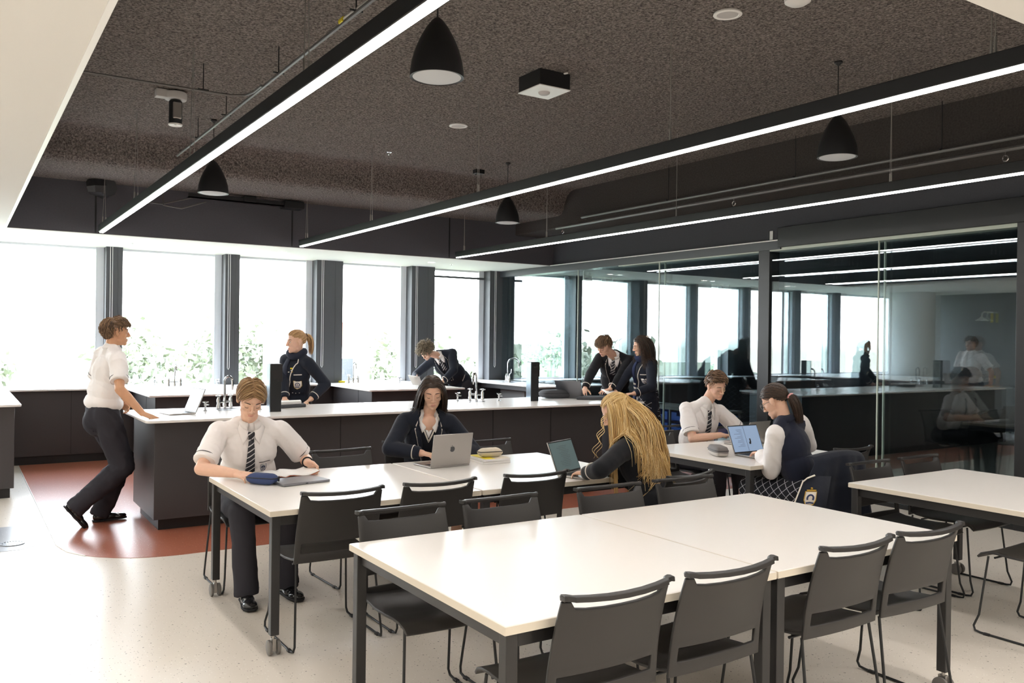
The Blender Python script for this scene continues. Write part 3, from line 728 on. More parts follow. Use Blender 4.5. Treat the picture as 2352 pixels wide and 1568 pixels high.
e = cr.color_ramp.elements; e[0].position = 0; e[0].color = (.16, .17, .14, 1); e[1].position = .24; e[1].color = (.95, .98, 1.02, 1)
x = e.new(.23); x.color = (.25, .27, .22, 1); x = e.new(1); x.color = (.62, .80, 1.05, 1)
ad = N.new('ShaderNodeMix'); ad.data_type = 'RGBA'; ad.blend_type = 'MIX'; ad.inputs[7].default_value = (1.05, 1.05, 1.05, 1)
cm = N.new('ShaderNodeMath'); cm.operation = 'MULTIPLY'; cm.inputs[1].default_value = .55; L.new(nz.outputs[0], cm.inputs[0])
L.new(cm.outputs[0], ad.inputs[0]); L.new(cr.outputs[0], ad.inputs[6]); L.new(ad.outputs[2], bg.inputs[0]); bg.inputs[1].default_value = 11.0
L.new(bg.outputs[0], out.inputs[0])
# daylight portals at the windows
for a, b in ((-3.6, 7.6), (8.1, 15.0)):
    Lp = bpy.data.lights.new('window_portal', 'AREA'); Lp.shape = 'RECTANGLE'; Lp.size = b - a; Lp.size_y = 1.85; Lp.cycles.is_portal = True
    o = bpy.data.objects.new('window_portal', Lp); COL.objects.link(o); o.location = ((a + b) / 2, WY + .12, 1.83); o.rotation_euler = (R_(-90), 0, 0)
# hillside and foliage far outside
m = MB(); nu, nv = 24, 10; vs = []
for j in range(nv + 1):
    for i in range(nu + 1):
        x = -80 + 200 * i / nu; y = 16 + 130 * (j / nv) ** 1.5
        z = -9 + 9.5 * (j / nv) + 1.5 * noise.noise(V((x * .05, y * .05, 0)))
        vs.append((x, y, z))
m.add(vs, [(j*(nu+1)+i, j*(nu+1)+i+1, (j+1)*(nu+1)+i+1, (j+1)*(nu+1)+i) for j in range(nv) for i in range(nu)])
struct('ground_outside', m, 'hill')
m = MB(); rr = random.Random(3)
for k in range(85):
    f = rr.random(); y = 26 + 75 * f; x = -30 + 95 * rr.random() * (1 + f * .5); s = 1.2 + 2.6 * rr.random(); zc = -6 + 6.2 * (f ** .8) + rr.random() * 1.2
    for q in range(520):
        u = V((rr.gauss(0, 1), rr.gauss(0, 1), rr.gauss(0, .8))).normalized() * (s * rr.uniform(.25, 1.0)); c = V((x, y, zc + .2 * s)) + u + noise.noise_vector(u * 1.3 + V((k, 0, 0))) * (.5 * s)
        a = V((rr.gauss(0, 1), rr.gauss(0, 1), rr.gauss(0, 1))).normalized() * (.10 + .08 * s); b = a.cross(V((rr.gauss(0, 1), rr.gauss(0, 1), rr.gauss(0, 1)))).normalized() * (.06 + .05 * s)
        m.add([c - a, c + b * 1.1, c + a, c - b], [(0, 1, 2, 3)])
    m.tube([(x, y, zc - s * 2), (x, y, zc)], .12 * s, 6)
tag(m.build('distant_foliage', 'foliage', angle=180), 'washed-out trees on the hillside beyond the windows', 'foliage', kind='stuff')
for k, (x, y, z, s, lab) in enumerate(((22, 60, -1.5, 3.2, 'pale distant house on the hillside seen in the partition reflection'), (44, 75, -.8, 3.6, 'second pale distant house further right on the hillside'))):
    t = thing('house', lab, 'house', (x, y, z), .3 * k)
    MB().bb(-s, s, -s * .7, s * .7, -2, s * .8).build('house_wall', 'wall_white', t)
    MB().prism([(-s * 1.1, s * .8), (s * 1.1, s * .8), (0, s * 1.5)], -s * .8, s * .8, Matrix.Rotation(R_(90), 4, 'X')).build('house_roof', 'floor_red', t)
    MB().bb(-s * .5, -s * .1, -s * .71, -s * .69, 0, s * .5).bb(s * .2, s * .6, -s * .71, -s * .69, 0, s * .5).build('house_window', 'frame_metal', t)
# ================================================================== people
M['skin'] = mat('light_skin', 'E6BBA2', .5, var=.06, vscale=30, spec=.35)
M['skin_tan'] = mat('tanned_skin', 'D09E7C', .5, var=.06, vscale=30, spec=.35)
for k in ('skin', 'skin_tan'):
    b_ = M[k].node_tree.nodes['Principled BSDF']; b_.inputs['Subsurface Weight'].default_value = .12; b_.inputs['Subsurface Radius'].default_value = (.01, .004, .002)
M['lip'] = mat('lip_pink', 'D29686', .5)
M['eye_white'] = mat('eye_white', 'EDEAE6', .2)
M['iris'] = mat('dark_iris', '33261E', .2)
M['shirt'] = mat('white_cotton_shirt', 'F3EEEC', .8, bump=.3, bscale=16, var=.02, vscale=6, sheen=.1)
M['trouser'] = mat('charcoal_trouser_cloth', '35343A', .85, bump=.2, bscale=16, spec=.2)
M['blazer'] = mat('navy_blazer_wool', '20242F', .85, bump=.15, bscale=18, var=.08, vscale=90, spec=.2, sheen=.12)
M['blazer_black'] = mat('near_black_blazer_wool', '1E1F23', .85, bump=.15, bscale=18, spec=.2, sheen=.1)
M['vest'] = mat('navy_knit_vest', '262A3A', .9, bump=.2, bscale=350, spec=.15, sheen=.2)
M['jumper'] = mat('black_knit_jumper', '23242A', .9, bump=.2, bscale=350, spec=.15)
M['piping'] = mat('ivory_piping', 'E9E1D6', .7)
M['piping_dark'] = mat('charcoal_piping', '3A3A40', .7)
M['tie'] = stripes('navy_tie_with_white_stripes', '22232B', 'D9D6D6', 1., .2, (0, 0, R_(35)), .55)
M['scarf'] = mat('navy_scarf_wool', '1F2A4C', .9, bump=.3, bscale=120)
M['scarf_black'] = mat('dark_navy_scarf_wool', '1D2233', .9, bump=.3, bscale=120)
M['leather'] = mat('black_shoe_leather', '141416', .22, coat=.4)
M['sole'] = mat('black_rubber_sole', '18181A', .7)
M['gold'] = mat('gold_thread', 'C9A23C', .5, metal=.3)
M['crest_navy'] = mat('crest_navy_thread', '26355E', .7)
M['sock'] = mat('black_tights', '19191C', .8)
M['pink'] = mat('pink_scrunchie', 'D9A0A0', .8)
def plaid():
    m = mat('navy_plaid_wool', '15161E', .9); nt = m.node_tree; N = nt.nodes; L = nt.links; b = N['Principled BSDF']
    tc = N.new('ShaderNodeTexCoord'); mp = N.new('ShaderNodeMapping'); mp.inputs['Rotation'].default_value = (R_(45), 0, 0); mp.inputs['Scale'].default_value = (22, 22, 22)
    L.new(tc.outputs['Object'], mp.inputs[0]); sx = N.new('ShaderNodeSeparateXYZ'); L.new(mp.outputs[0], sx.inputs[0]); prev = None
    for i in (1, 2):
        f = N.new('ShaderNodeMath'); f.operation = 'FRACT'; L.new(sx.outputs[i], f.inputs[0])
        l = N.new('ShaderNodeMath'); l.operation = 'LESS_THAN'; l.inputs[1].default_value = .09; L.new(f.outputs[0], l.inputs[0])
        if prev is None: prev = l
        else:
            a = N.new('ShaderNodeMath'); a.operation = 'MAXIMUM'; L.new(prev.outputs[0], a.inputs[0]); L.new(l.outputs[0], a.inputs[1]); prev = a
    mx = N.new('ShaderNodeMix'); mx.data_type = 'RGBA'; mx.inputs[6].default_value = srgb('15161E'); mx.inputs[7].default_value = srgb('B9BAC2')
    L.new(prev.outputs[0], mx.inputs[0]); L.new(mx.outputs[2], b.inputs['Base Color']); return m
M['plaid'] = plaid()
def hair_mat(name, hexc):
    m = mat(name, hexc, .42, spec=.45); return m
for nm, cs in dict(brown=('705640', '947559', '4C392B'), light=('8A7050', 'B0956C', '6A5238'), dark=('36281F', '4E3A2C', '231913'), blonde=('D4AE70', 'EFD49E', 'A88250'), fair=('B08A60', 'D2AE80', '8A6844'), curly=('83755F', 'AB9B82', '5C5142'), sandy=('8E6E4A', 'B5936A', '6B4F33')).items():
    for i, c in enumerate(cs): M['hair_%s%d' % (nm, i)] = hair_mat('%s_hair_%s' % (nm, ('mid', 'light', 'dark')[i]), c)

def remesh(mb, vox, it=3, name='tmp'):
    me = bpy.data.meshes.new(name); me.from_pydata([tuple(p) for p in mb.v], [], mb.f)
    b = bmesh.new(); b.from_mesh(me); bmesh.ops.recalc_face_normals(b, faces=b.faces); b.to_mesh(me); b.free()
    o = bpy.data.objects.new(name, me); COL.objects.link(o)
    d = o.modifiers.new('r', 'REMESH'); d.mode = 'VOXEL'; d.voxel_size = vox; d.use_smooth_shade = True
    if it: s = o.modifiers.new('s', 'SMOOTH'); s.factor = .5; s.iterations = it
    dg = bpy.context.evaluated_depsgraph_get()
    r = bpy.data.meshes.new_from_object(o.evaluated_get(dg))
    bpy.data.objects.remove(o); bpy.data.meshes.remove(me)
    return r

def yawdir(a): a = R_(a); return V((-math.sin(a), math.cos(a), 0))
def ik(A, C, a, b, hint):
    A = V(A); C = V(C); d = C - A; L = d.length
    if L > (a + b) * .998: C = A + d * ((a + b) * .998 / L); d = C - A; L = d.length
    n = d / L; x = (a * a - b * b + L * L) / (2 * L); h = math.sqrt(max(0, a * a - x * x))
    w = V(hint); w = w - n * w.dot(n); w.normalize()
    return A + n * x + w * h, C

def hand(mb, wrist, fd, pn, right, curl=(.15, .25, .2), spread=.06, sc=1., thumb=(.7, .35)):
    fd = V(fd).normalized(); pn = V(pn); pn = (pn - fd * pn.dot(fd)).normalized()
    th = fd.cross(pn) * (1 if right else -1)     # towards the thumb
    w = V(wrist); S = sc
    P = lambda a, b, c=0: w + fd * (a * S) + th * (b * S) + pn * (c * S)
    kn = [(.085, .030), (.090, .010), (.086, -.010), (.078, -.029)]
    for a, b in kn: mb.cap(P(.012, b * .62), .0145 * S, P(a, b), .0105 * S, 8)
    mb.cap(P(.0, 0), .021 * S, P(.03, 0), .019 * S, 10)
    mb.cap(P(.025, .027, .004), .015 * S, P(.06, .022, .004), .012 * S, 8)
    for i, (a, b) in enumerate(kn):
        ln = (.072, .080, .074, .058)[i]; p = P(a, b); an = 0; d0 = (fd + th * (spread * (1.5 - i) * 1.0)).normalized()
        r = (.0088, .009, .0086, .0076)[i] * S
        for k, fr in enumerate((.45, .31, .24)):
            an += curl[k] + .04 * i * (curl[0] > .1)
            d = d0 * math.cos(an) + pn * math.sin(an); q = p + d * (ln * fr * S)
            mb.cap(p, r, q, r * .9, 8); p = q; r *= .9
    p = P(.022, .030, .004); d = (fd * math.cos(thumb[0]) + th * math.sin(thumb[0]) + pn * .25).normalized()
    q = p + d * (.048 * S); mb.cap(p, .0125 * S, q, .0105 * S, 8)
    d = (d + (fd * .8 - th * .5 + pn * .3) * thumb[1]).normalized()
    k = q + d * (.034 * S); mb.cap(q, .0105 * S, k, .0092 * S, 8); mb.cap(k, .0092 * S, k + d * (.022 * S), .0075 * S, 8)

class Fig:
    def __init__(s, label, P, yaw, N, headc, look, sc=1., shw=.17, skin='skin', hipw=.088, vox=.0048, chest_yaw=None, female=False):
        s.P = V(P); s.N = V(N); s.sc = sc; s.skin = skin; s.vox = vox; s.fem = female
        s.root = thing('person', label, 'person', (s.P.x, s.P.y, 0))
        f0 = yawdir(yaw); s.pf = f0; s.prv = V((f0.y, -f0.x, 0))
        cf = yawdir(chest_yaw if chest_yaw is not None else yaw)
        s.u = (s.N - s.P).normalized()
        s.f = (cf - s.u * cf.dot(s.u)).normalized(); s.r = s.f.cross(s.u).normalized()
        s.hip = {1: s.P + s.prv * hipw * sc, -1: s.P - s.prv * hipw * sc}
        s.S = {k: s.N - s.u * (.055 * sc) + s.r * (k * shw * sc) for k in (1, -1)}
        s.H = V(headc); y, p, ro = look
        hf = yawdir(y); up = V((0, 0, 1)); s.hf = hf * math.cos(R_(p)) - up * math.sin(R_(p)); hu = up * math.cos(R_(p)) + hf * math.sin(R_(p))
        hr = s.hf.cross(hu); s.hu = hu * math.cos(R_(ro)) + hr * math.sin(R_(ro)); s.hr = s.hf.cross(s.hu)
        s.sk = MB(); s.hs = 1.0; s.closed = p > 12; s.E = {}; s.W = {}; s.K = {}; s.A = {}
    def hp(s, x, y, z): return s.H + s.hr * (x * s.hs) + s.hf * (y * s.hs) + s.hu * (z * s.hs)
    def arm(s, k, wrist, hint, fd, pn, **kw):
        a, b = .285 * s.sc, .250 * s.sc
        s.E[k], s.W[k] = ik(s.S[k], wrist, a, b, hint)
        s.sk.cap(s.S[k], .046, s.E[k], .039, 12); s.sk.cap(s.E[k], .041, s.E[k].lerp(s.W[k], .35), .040, 12); s.sk.cap(s.E[k].lerp(s.W[k], .35), .040, s.W[k], .026, 12)
        hand(s.sk, s.W[k], fd, pn, k == 1, sc=(.92 if s.fem else 1.0), **kw)
    def leg(s, k, ankle, hint):
        s.K[k], s.A[k] = ik(s.hip[k], ankle, .44 * s.sc, .43 * s.sc, hint)
    def head(s):
        m = s.sk; ax = (s.hr, s.hf, s.hu); g = .93 if s.fem else 1.
        B = lambda c, r: m.ball(s.hp(*c), r, 18, 12, ax)
        C = lambda a, ra, b, rb: m.cap(s.hp(*a), ra, s.hp(*b), rb, 10)
        B((0, -.012, .035), (.075, .094, .083)); B((0, .026, -.012), (.062, .058, .088)); B((0, .036, -.068), (.050 * g, .046, .044))
        B((0, .066, -.094), (.022 * g, .019, .019)); C((-.040 * g, .018, -.072), .017, (-.014, .060, -.092), .016); C((.040 * g, .018, -.072), .017, (.014, .060, -.092), .016)
        for k in (-1, 1):
            B((k * .037, .050, -.024), (.024, .024, .024)); B((k * .076, -.006, -.006), (.010, .019, .031)); B((k * .079, -.012, .004), (.009, .017, .020))
            C((k * .012, .083, .021), .0095, (k * .044, .066, .022), .009)
            B((k * .031, .0665, .001), (.0165, .0145, .0125))
            B((k * .0125, .092, -.034), (.008, .010, .0075))
        C((0, .082, .018), .0085, (0, .103, -.024), .0095); B((0, .104, -.028), (.011, .0105, .010))
        C((-.019, .077, -.062), .006, (0, .086, -.060), .0075); C((.019, .077, -.062), .006, (0, .086, -.060), .0075)
        C((-.016, .077, -.070), .0065, (0, .084, -.071), .0085); C((.016, .077, -.070), .0065, (0, .084, -.071), .0085)
        m.cap(s.N - s.u * .03, .054 if not s.fem else .048, s.hp(0, -.022, -.05), .054 if not s.fem else .047, 16)
        m.cap(s.hp(0, .0, -.075), .042, s.hp(0, -.02, -.03), .055, 12)
    def body(s, legs_skin=()):
        m = s.sk; sc = s.sc; ax = (s.r, s.f, s.u)
        s.head()
        L = (s.N - s.P).length
        m.ball(s.P + s.u * .03, (.13 * sc, .09 * sc, .10 * sc), 16, 10, ax); m.cap(s.P + s.u * .05, .085 * sc, s.P + s.u * (L * .74), .085 * sc, 14)
        m.cap(s.S[1], .042, s.S[-1], .042, 12)
        if getattr(s, 'openneck', False): m.ball(s.N - s.u * .055 + s.f * .050, (.070, .048, .075), 18, 12, ax)
        for k in s.K:
            m.cap(s.hip[k], .075 * sc, s.K[k], .052 * sc, 12)
            m.cap(s.K[k], .052 * sc, s.K[k].lerp(s.A[k], .35), .050 * sc, 12); m.cap(s.K[k].lerp(s.A[k], .35), .050 * sc, s.A[k], .034 * sc, 12)
            m.cap(s.A[k], .030 * sc, s.A[k] + s.pf * .03 + V((0, 0, -.04)), .022, 10)
        me = remesh(m, s.vox, 3, 'body')
        # lips take their own colour
        me.materials.clear(); me.materials.append(M[s.skin]); me.materials.append(M['lip'])
        for p in me.polygons:
            q = p.center - s.H; x, y, z = q.dot(s.hr), q.dot(s.hf), q.dot(s.hu)
            p.use_smooth = True
            p.material_index = 1 if (y > .074 and abs(x) < .018 - .008 * abs((z + .0655) / .01) ** 2 and -.0735 < z < -.0575) else 0
        for v in me.vertices: v.co -= s.root.location
        o = bpy.data.objects.new('body', me); COL.objects.link(o); o.parent = s.root
        s.face()
    def face(s, brow='hair_dark2'):
        ax = (s.hr, s.hf, s.hu); brow = getattr(s, 'brow', brow)
        if not s.closed:
            for k in (-1, 1):
                m = MB(); m.ball(s.hp(k * .031, .0795, .0005), (.0105, .0032, .0046), 14, 8, ax)
                m.mi = 1; m.ball(s.hp(k * .031, .0815, .0005), (.0045, .0026, .0044), 12, 8, ax)
                m.build('eye', ['eye_white', 'iris'], s.root, world=True)
        m = MB()
        for k in (-1, 1):
            P = [s.hp(k * (.012 + .040 * t), .0915 - .020 * t * t - .003, .0235 + .007 * math.sin(t * 2.4) - .005 * t) for t in (0, .25, .5, .75, 1)]
            m.tube(P, [.0016, .0028, .0028, .0022, .0010], 6)
        m.build('eyebrows', brow, s.root, world=True)
        m = MB()
        for k in (-1, 1):
            zz = -.0065 if s.closed else .0045; cv = -.0035 if s.closed else .003
            m.tube([s.hp(k * (.0175 + .028 * t), .0815 - .006 * (2 * t - 1) ** 2 - .003 * t, zz + cv * math.sin(t * math.pi)) for t in (0, .2, .4, .6, .8, 1)], [.0006, .0012, .0014, .0014, .0012, .0006], 5)
        m.build('eyelashes', 'hair_dark2', s.root, world=True)
    # -------------------------------------------------- clothes
    def torso(s, m, g=0., low=0., flare=0., tuck=False):
        sc = s.sc; ax = (s.r, s.f, s.u); L = (s.N - s.P).length / sc; w = .9 if s.fem else 1.
        at = lambda t: s.P + s.u * (L * t * sc)
        if tuck: m.ball(at(.175), (.172 * sc + g, .138 * sc + g, .085 * sc), 20, 12, ax)
        else: m.ball(at(.02), (.166 * sc + g, .120 * sc + g, .13 * sc), 20, 12, ax)
        m.ball(at(.36), ((.164 if not s.fem else .140) * sc + g, (.120 if not s.fem else .106) * sc + g, (.19 if not tuck else .13) * sc), 20, 12, ax)
        m.ball(at(.66) + s.f * .008, (.165 * sc * w + g, .118 * sc + g, .165 * sc), 20, 12, ax)
        if s.fem: m.ball(at(.64) + s.f * .045, (.115 * sc + g, .078 * sc + g, .075 * sc), 16, 10, ax)
        m.cap(s.S[1] - s.r * .015, .056 * sc + g, s.S[-1] + s.r * .015, .056 * sc + g, 14)
        for k in (1, -1): m.cap(s.S[k] - s.r * k * .03, .050 * sc + g, s.N + s.u * .012 + s.r * k * .03, .042 + g, 12)
        m.cap(s.N - s.u * .05, .072 * w + g, s.N + s.u * .010, .062 * w + g * .5, 16)
        if low: m.cap(s.P + V((0, 0, .05)), .150 * sc + g, s.P - V((0, 0, low)), .155 * sc + g + flare, 20, flat1=True, fl=.78, up=s.pf)
    def sleeve(s, m, k, g=0., short=None):
        r0, r1 = .062 * s.sc + g, .054 * s.sc + g
        if short:
            e = s.S[k].lerp(s.E[k], short); m.cap(s.S[k], r0, e, r0 + .003, 16, flat1=True); return e, (s.E[k] - s.S[k]).normalized(), r0 + .003
        w = s.E[k].lerp(s.W[k], .93); m.cap(s.S[k], r0, s.E[k], r1, 16); m.cap(s.E[k], r1, w, .040 + g, 16, flat1=True)
        return w, (s.W[k] - s.E[k]).normalized(), .040 + g
    def folds(s, me, fold, fs):
        if not fold: return
        ns = [v.normal.copy() for v in me.vertices]
        for v, n in zip(me.vertices, ns):
            q = v.co * fs; a = noise.noise(V((q.x + q.z * .5, q.y + q.z * .3, q.z * .6))) + .7 * (.5 - abs(noise.noise(V((q.x * 1.7 + q.z * 1.2, q.y * 1.7, q.z * 1.1)) + V((5, 1, 2))))) * 1.4
            v.co += n * (fold * a)
    def cloth(s, name, m, mt, vox=.008, it=4, fold=.004, fs=9., drop=None, label=None, torso=None):
        me = remesh(m, vox, it, name)
        L = s.root.location; me.materials.clear(); me.materials.append(M[mt])
        s.tb = None
        if torso is not None:
            m2 = remesh(torso, vox * 1.2, it, name); s.folds(m2, fold, fs)
            s.tb = BVHTree.FromPolygons([v.co.copy() for v in m2.vertices], [tuple(p.vertices) for p in m2.polygons]); bpy.data.meshes.remove(m2)
        s.folds(me, fold, fs)
        if drop:
            wf, zmin = drop; b = bmesh.new(); b.from_mesh(me); kill = []
            for f in b.faces:
                q = f.calc_center_median() - s.N; x, y, z = q.dot(s.r), q.dot(s.f), q.dot(s.u)
                if y > (.025 if z < .0 else -.005) and zmin < z < .13 and abs(x) < wf(z): kill.append(f)
            bmesh.ops.delete(b, geom=kill, context='FACES')
            for v in b.verts:
                if v.is_boundary:
                    q = v.co - s.N; x, z = q.dot(s.r), q.dot(s.u)
                    if z < .02:
                        t = math.copysign(wf(z), x)
                        if abs(t - x) < .013: v.co += s.r * (t - x)
            b.to_mesh(me); b.free()
        s.bvh = BVHTree.FromPolygons([v.co.copy() for v in me.vertices], [tuple(p.vertices) for p in me.polygons])
        for v in me.vertices: v.co -= L
        for p in me.polygons: p.use_smooth = True
        o = bpy.data.objects.new(name, me); COL.objects.link(o); o.parent = s.root
        if drop: d = o.modifiers.new('thick', 'SOLIDIFY'); d.thickness = .006; d.offset = -1
        if label: o['label'] = label
        return o
    def pr(s, x, z, off=.004, back=False):
        d = -s.f if not back else s.f
        o = s.N + s.r * x + s.u * z - d * (.30 if s.tb else .21)
        h = (s.tb or s.bvh).ray_cast(o, d)
        return (h[0] - d * off) if h[0] else (s.N + s.r * x + s.u * z + s.f * .12)
    def line(s, name, pts, r=.0045, mt='piping', n=6, off=.003, back=False, sub=6, flat=None):
        Q = []
        for (a, b), (c, d) in zip(pts[:-1], pts[1:]): Q += [(a + (c - a) * t / sub, b + (d - b) * t / sub) for t in range(sub)]
        Q.append(pts[-1])
        return MB().tube([s.pr(x, z, off, back) for x, z in Q], r, n, flat=flat).build(name, mt, s.root, world=True)
    def ring(s, name, c, ax, r, t, mt):
        ax = V(ax).normalized(); x = V((0, 0, 1)).cross(ax)
        if x.length < .1: x = V((1, 0, 0)).cross(ax)
        x.normalize(); y = ax.cross(x)
        return MB().tube([V(c) + x * (r * math.cos(a)) + y * (r * math.sin(a)) for a in [2 * math.pi * i / 28 for i in range(28)]], t, 6, closed=True).build(name, mt, s.root, world=True)
    def collar(s, mt='shirt', tall=.042, wing=.052, r0=.058, r1=.078):
        m = MB(); n = 40; a0 = R_(16); vs = []
        na = (s.hp(0, -.02, -.07) - s.N).normalized()
        if getattr(s, 'openneck', False): a0 = R_(48)
        for i in range(n + 1):
            t = -math.pi + a0 + (2 * math.pi - 2 * a0) * i / n        # 0 = back of neck
            d = s.r * math.sin(t) - s.f * math.cos(t); fr = (abs(t) / math.pi) ** 6
            c = s.N + s.f * .006
            top = c + d * r0 + na * (tall - .016 * (abs(t) / math.pi) ** 2)
            mid = c + d * (r0 + .014) + na * (tall - .012 - .02 * (abs(t) / math.pi) ** 2)
            low = c + d * (r1 + .012 * fr) + na * (.004) - s.u * (wing * fr)
            if fr > .3:
                x, z = (low - s.N).dot(s.r), (low - s.N).dot(s.u); q = s.pr(x, z, .009)
                low = low.lerp(q, min(1, (fr - .3) * 2))
            vs += [top, mid, low]
        m.add(vs, [(3*i+j, 3*i+j+1, 3*i+j+4, 3*i+j+3) for i in range(n) for j in (0, 1)])
        if wing > .04:
            for k in (1, -1):
                A = s.N + s.r * (k * r0 * .93) + s.f * (.022) + na * (tall - .012); B = s.pr(k * (.010 if not getattr(s, 'openneck', False) else .020), -.034 if not getattr(s, 'openneck', False) else -.055, .014); C = s.pr(k * .050, -.098, .013); D = s.pr(k * .088, -.022, .012); D = D.lerp(s.N + s.r * (k * .085) + s.f * .012 + s.u * .012, .35)
                q = 6; g = []
                for i in range(q + 1):
                    t = i / q; a = A.lerp(B, t) + s.f * (.014 * math.sin(t * math.pi)); b2 = D.lerp(C, t)
                    for j in range(4): g.append(a.lerp(b2, j / 3) + s.f * (.006 * math.sin(j / 3 * math.pi)))
                m.add(g, [(4*i+j, 4*i+j+1, 4*i+j+5, 4*i+j+4) for i in range(q) for j in range(3)])
        return m.build('collar', mt, s.root, world=True, solid=.004)
    def ribbon(s, name, mt, pts, widths, off=.008, uvk=14., solid=.004):
        """cloth strip lying on the chest: pts in chest coordinates"""
        m = MB(); uv = []; Ls = 0; prev = None
        for (x, z), w in zip(pts, widths):
            for e in (-1, -.5, 0, .5, 1):
                m.v.append(s.pr(x + e * w / 2, z, off + .004 * (1 - e * e))); uv.append((e * w / 2 * uvk, z * uvk))
        for i in range(len(pts) - 1):
            for j in range(4): m.f.append((5*i+j, 5*i+j+1, 5*i+j+6, 5*i+j+5)); m.m.append(0)
        o = m.build(name, mt, s.root, world=True, solid=solid)
        l = o.data.uv_layers.new(name='UVMap')
        for lp in o.data.loops: l.data[lp.index].uv = uv[lp.vertex_index]
        return o
    def tie(s, ln=.42):
        n = 12
        P = [(0, -.055 - (ln - .055) * i / n) for i in range(n + 1)]; W = [.030, .033] + [.040 + .038 * i / (n - 2) for i in range(n - 1)]
        s.ribbon('tie', 'tie', P, W, .008, 36.)
        s.ribbon('tie_knot', 'tie', [(0, -.026), (0, -.038), (0, -.062)], [.034, .042, .028], .017, 36., .008)
    def crest(s, x, z, w=.055, base='piping', line='crest_navy', rim='gold', h=None):
        h = h or w * 1.25; P = [(-.5, .5), (.5, .5), (.52, -.1), (.36, -.38), (0, -.55), (-.36, -.38), (-.52, -.1)]
        c = [s.pr(x + a * w, z + b * h, .0035) for a, b in P]; ce = s.pr(x, z, .005)
        if base: MB().add(c + [ce], [(i, (i + 1) % 7, 7) for i in range(7)]).build('crest', base, s.root, world=True, solid=.002)
        MB().tube(c, w * .035, 5, closed=True).build('crest_border', rim, s.root, world=True)
        m = MB()
        m.tube([s.pr(x + .26 * w * math.cos(a), z + .02 * h + .22 * h * math.sin(a), .006) for a in [R_(-40 + 260 * i / 10) for i in range(11)]], w * .075, 5)
        m.tube([s.pr(x + t * w, z - .30 * h + .04 * h * (1 - abs(t) * 3), .006) for t in (-.3, -.15, 0, .15, .3)], w * .06, 5)
        m.tube([s.pr(x, z + .1 * h, .006), s.pr(x, z - .12 * h, .006)], w * .06, 5)
        m.build('crest_emblem', line, s.root, world=True)
    def shoe(s, k, d, pitch=0., sink=0.):
        a = s.A[k]; d = V(d).normalized(); up = V((0, 0, 1)); sd = d.cross(up)
        d2 = d * math.cos(R_(pitch)) - up * math.sin(R_(pitch)); up2 = up * math.cos(R_(pitch)) + d * math.sin(R_(pitch))
        o = a - up2 * .045
        m = MB(); ax = (sd, d2, up2)
        m.ball(o + d2 * -.025, (.036, .045, .042), 14, 9, ax); m.ball(o + d2 * .06 - up2 * .008, (.042, .075, .034), 14, 9, ax); m.ball(o + d2 * .14 - up2 * .014, (.044, .062, .027), 14, 9, ax)
        m.cap(a + up2 * .01, .042, o + d2 * .01, .038, 12)
        me = remesh(m, .006, 3, 'shoe'); me.materials.clear(); me.materials.append(M['leather'])
        for v in me.vertices: v.co -= s.root.location
        for p in me.polygons: p.use_smooth = True
        ob = bpy.data.objects.new('shoe', me); COL.objects.link(ob); ob.parent = s.root
        P = []
        for y, w in ((-.072, .02), (-.05, .036), (0, .036), (.06, .040), (.12, .047), (.17, .042), (.20, .022)): P.append((y, w))
        m = MB(); b = o - up2 * .037
        vs = [b + d2 * y + sd * w for y, w in P] + [b + d2 * y - sd * w for y, w in P[::-1]]
        n = len(vs); m.add(vs + [p + up2 * .014 for p in vs], [tuple(range(n - 1, -1, -1)), tuple(range(n, 2 * n))] + [(i, (i + 1) % n, n + (i + 1) % n, n + i) for i in range(n)])
        so = m.build('sole', 'sole', ob, bevel=.003); 
        for v in so.data.vertices: v.co -= s.root.location
    def trousers(s, mt='trouser', seated=False, cuff=.062, bag=0.):
        m = MB(); sc = s.sc; ax = (s.prv, s.pf, V((0, 0, 1)))
        m.ball(s.P + s.u * .02, (.160 * sc, .122 * sc, .125 * sc), 18, 12, ax)
        if not seated:
            m.ball(s.P - V((0, 0, .035)) - s.pf * .02, (.155 * sc, .116 * sc, .145 * sc), 18, 12, ax)
            if bag: m.cap(s.P, .165 * sc, s.P + s.u * (.105 * sc), .160 * sc, 20, flat1=True, fl=.76, up=s.f)
        for k in s.K:
            m.cap(s.hip[k], .098 * sc + bag * .6, s.K[k], .073 * sc + bag, 16); kn = s.K[k]; an = s.A[k]
            m.cap(kn, .073 * sc + bag, kn.lerp(an, .4), .066 * sc + bag, 16); m.cap(kn.lerp(an, .4), .066 * sc + bag, an.lerp(kn, -.09), cuff, 16, flat1=True)
        return s.cloth('trousers', m, mt, .009, 4, .006 + bag * .45, 8.)
    # -------------------------------------------------- hair
    def strands(s, name, lines, mats, r0=.003, r1=.0008, n=4, par=None):
        m = MB()
        for i, P in enumerate(lines):
            m.mi = i % 7 and (1 if i % 3 == 0 else (2 if i % 5 == 0 else 0)) or 0
            k = len(P); m.tube(P, [r0 * (.6 + .4 * min(1, j / 2)) * (1 - (j / (k - 1)) ** 2.2) + r1 for j in range(k)], n, cap=False)
        return m.build(name, mats, s.root, world=True, angle=180)
    def hairline(s, d, style):
        if d.y > style.get('ymax', 2): return False
        t = (d.y + 1) / 2
        lo = -.80 + (.52 + .80) * (t ** 1.1)
        if style.get('nape'): lo -= style['nape'] * (1 - t)
        if abs(d.x) > .72 and d.y > -.25 and d.z < -.02 + .35 * max(0, d.y): return False
        return d.z > lo
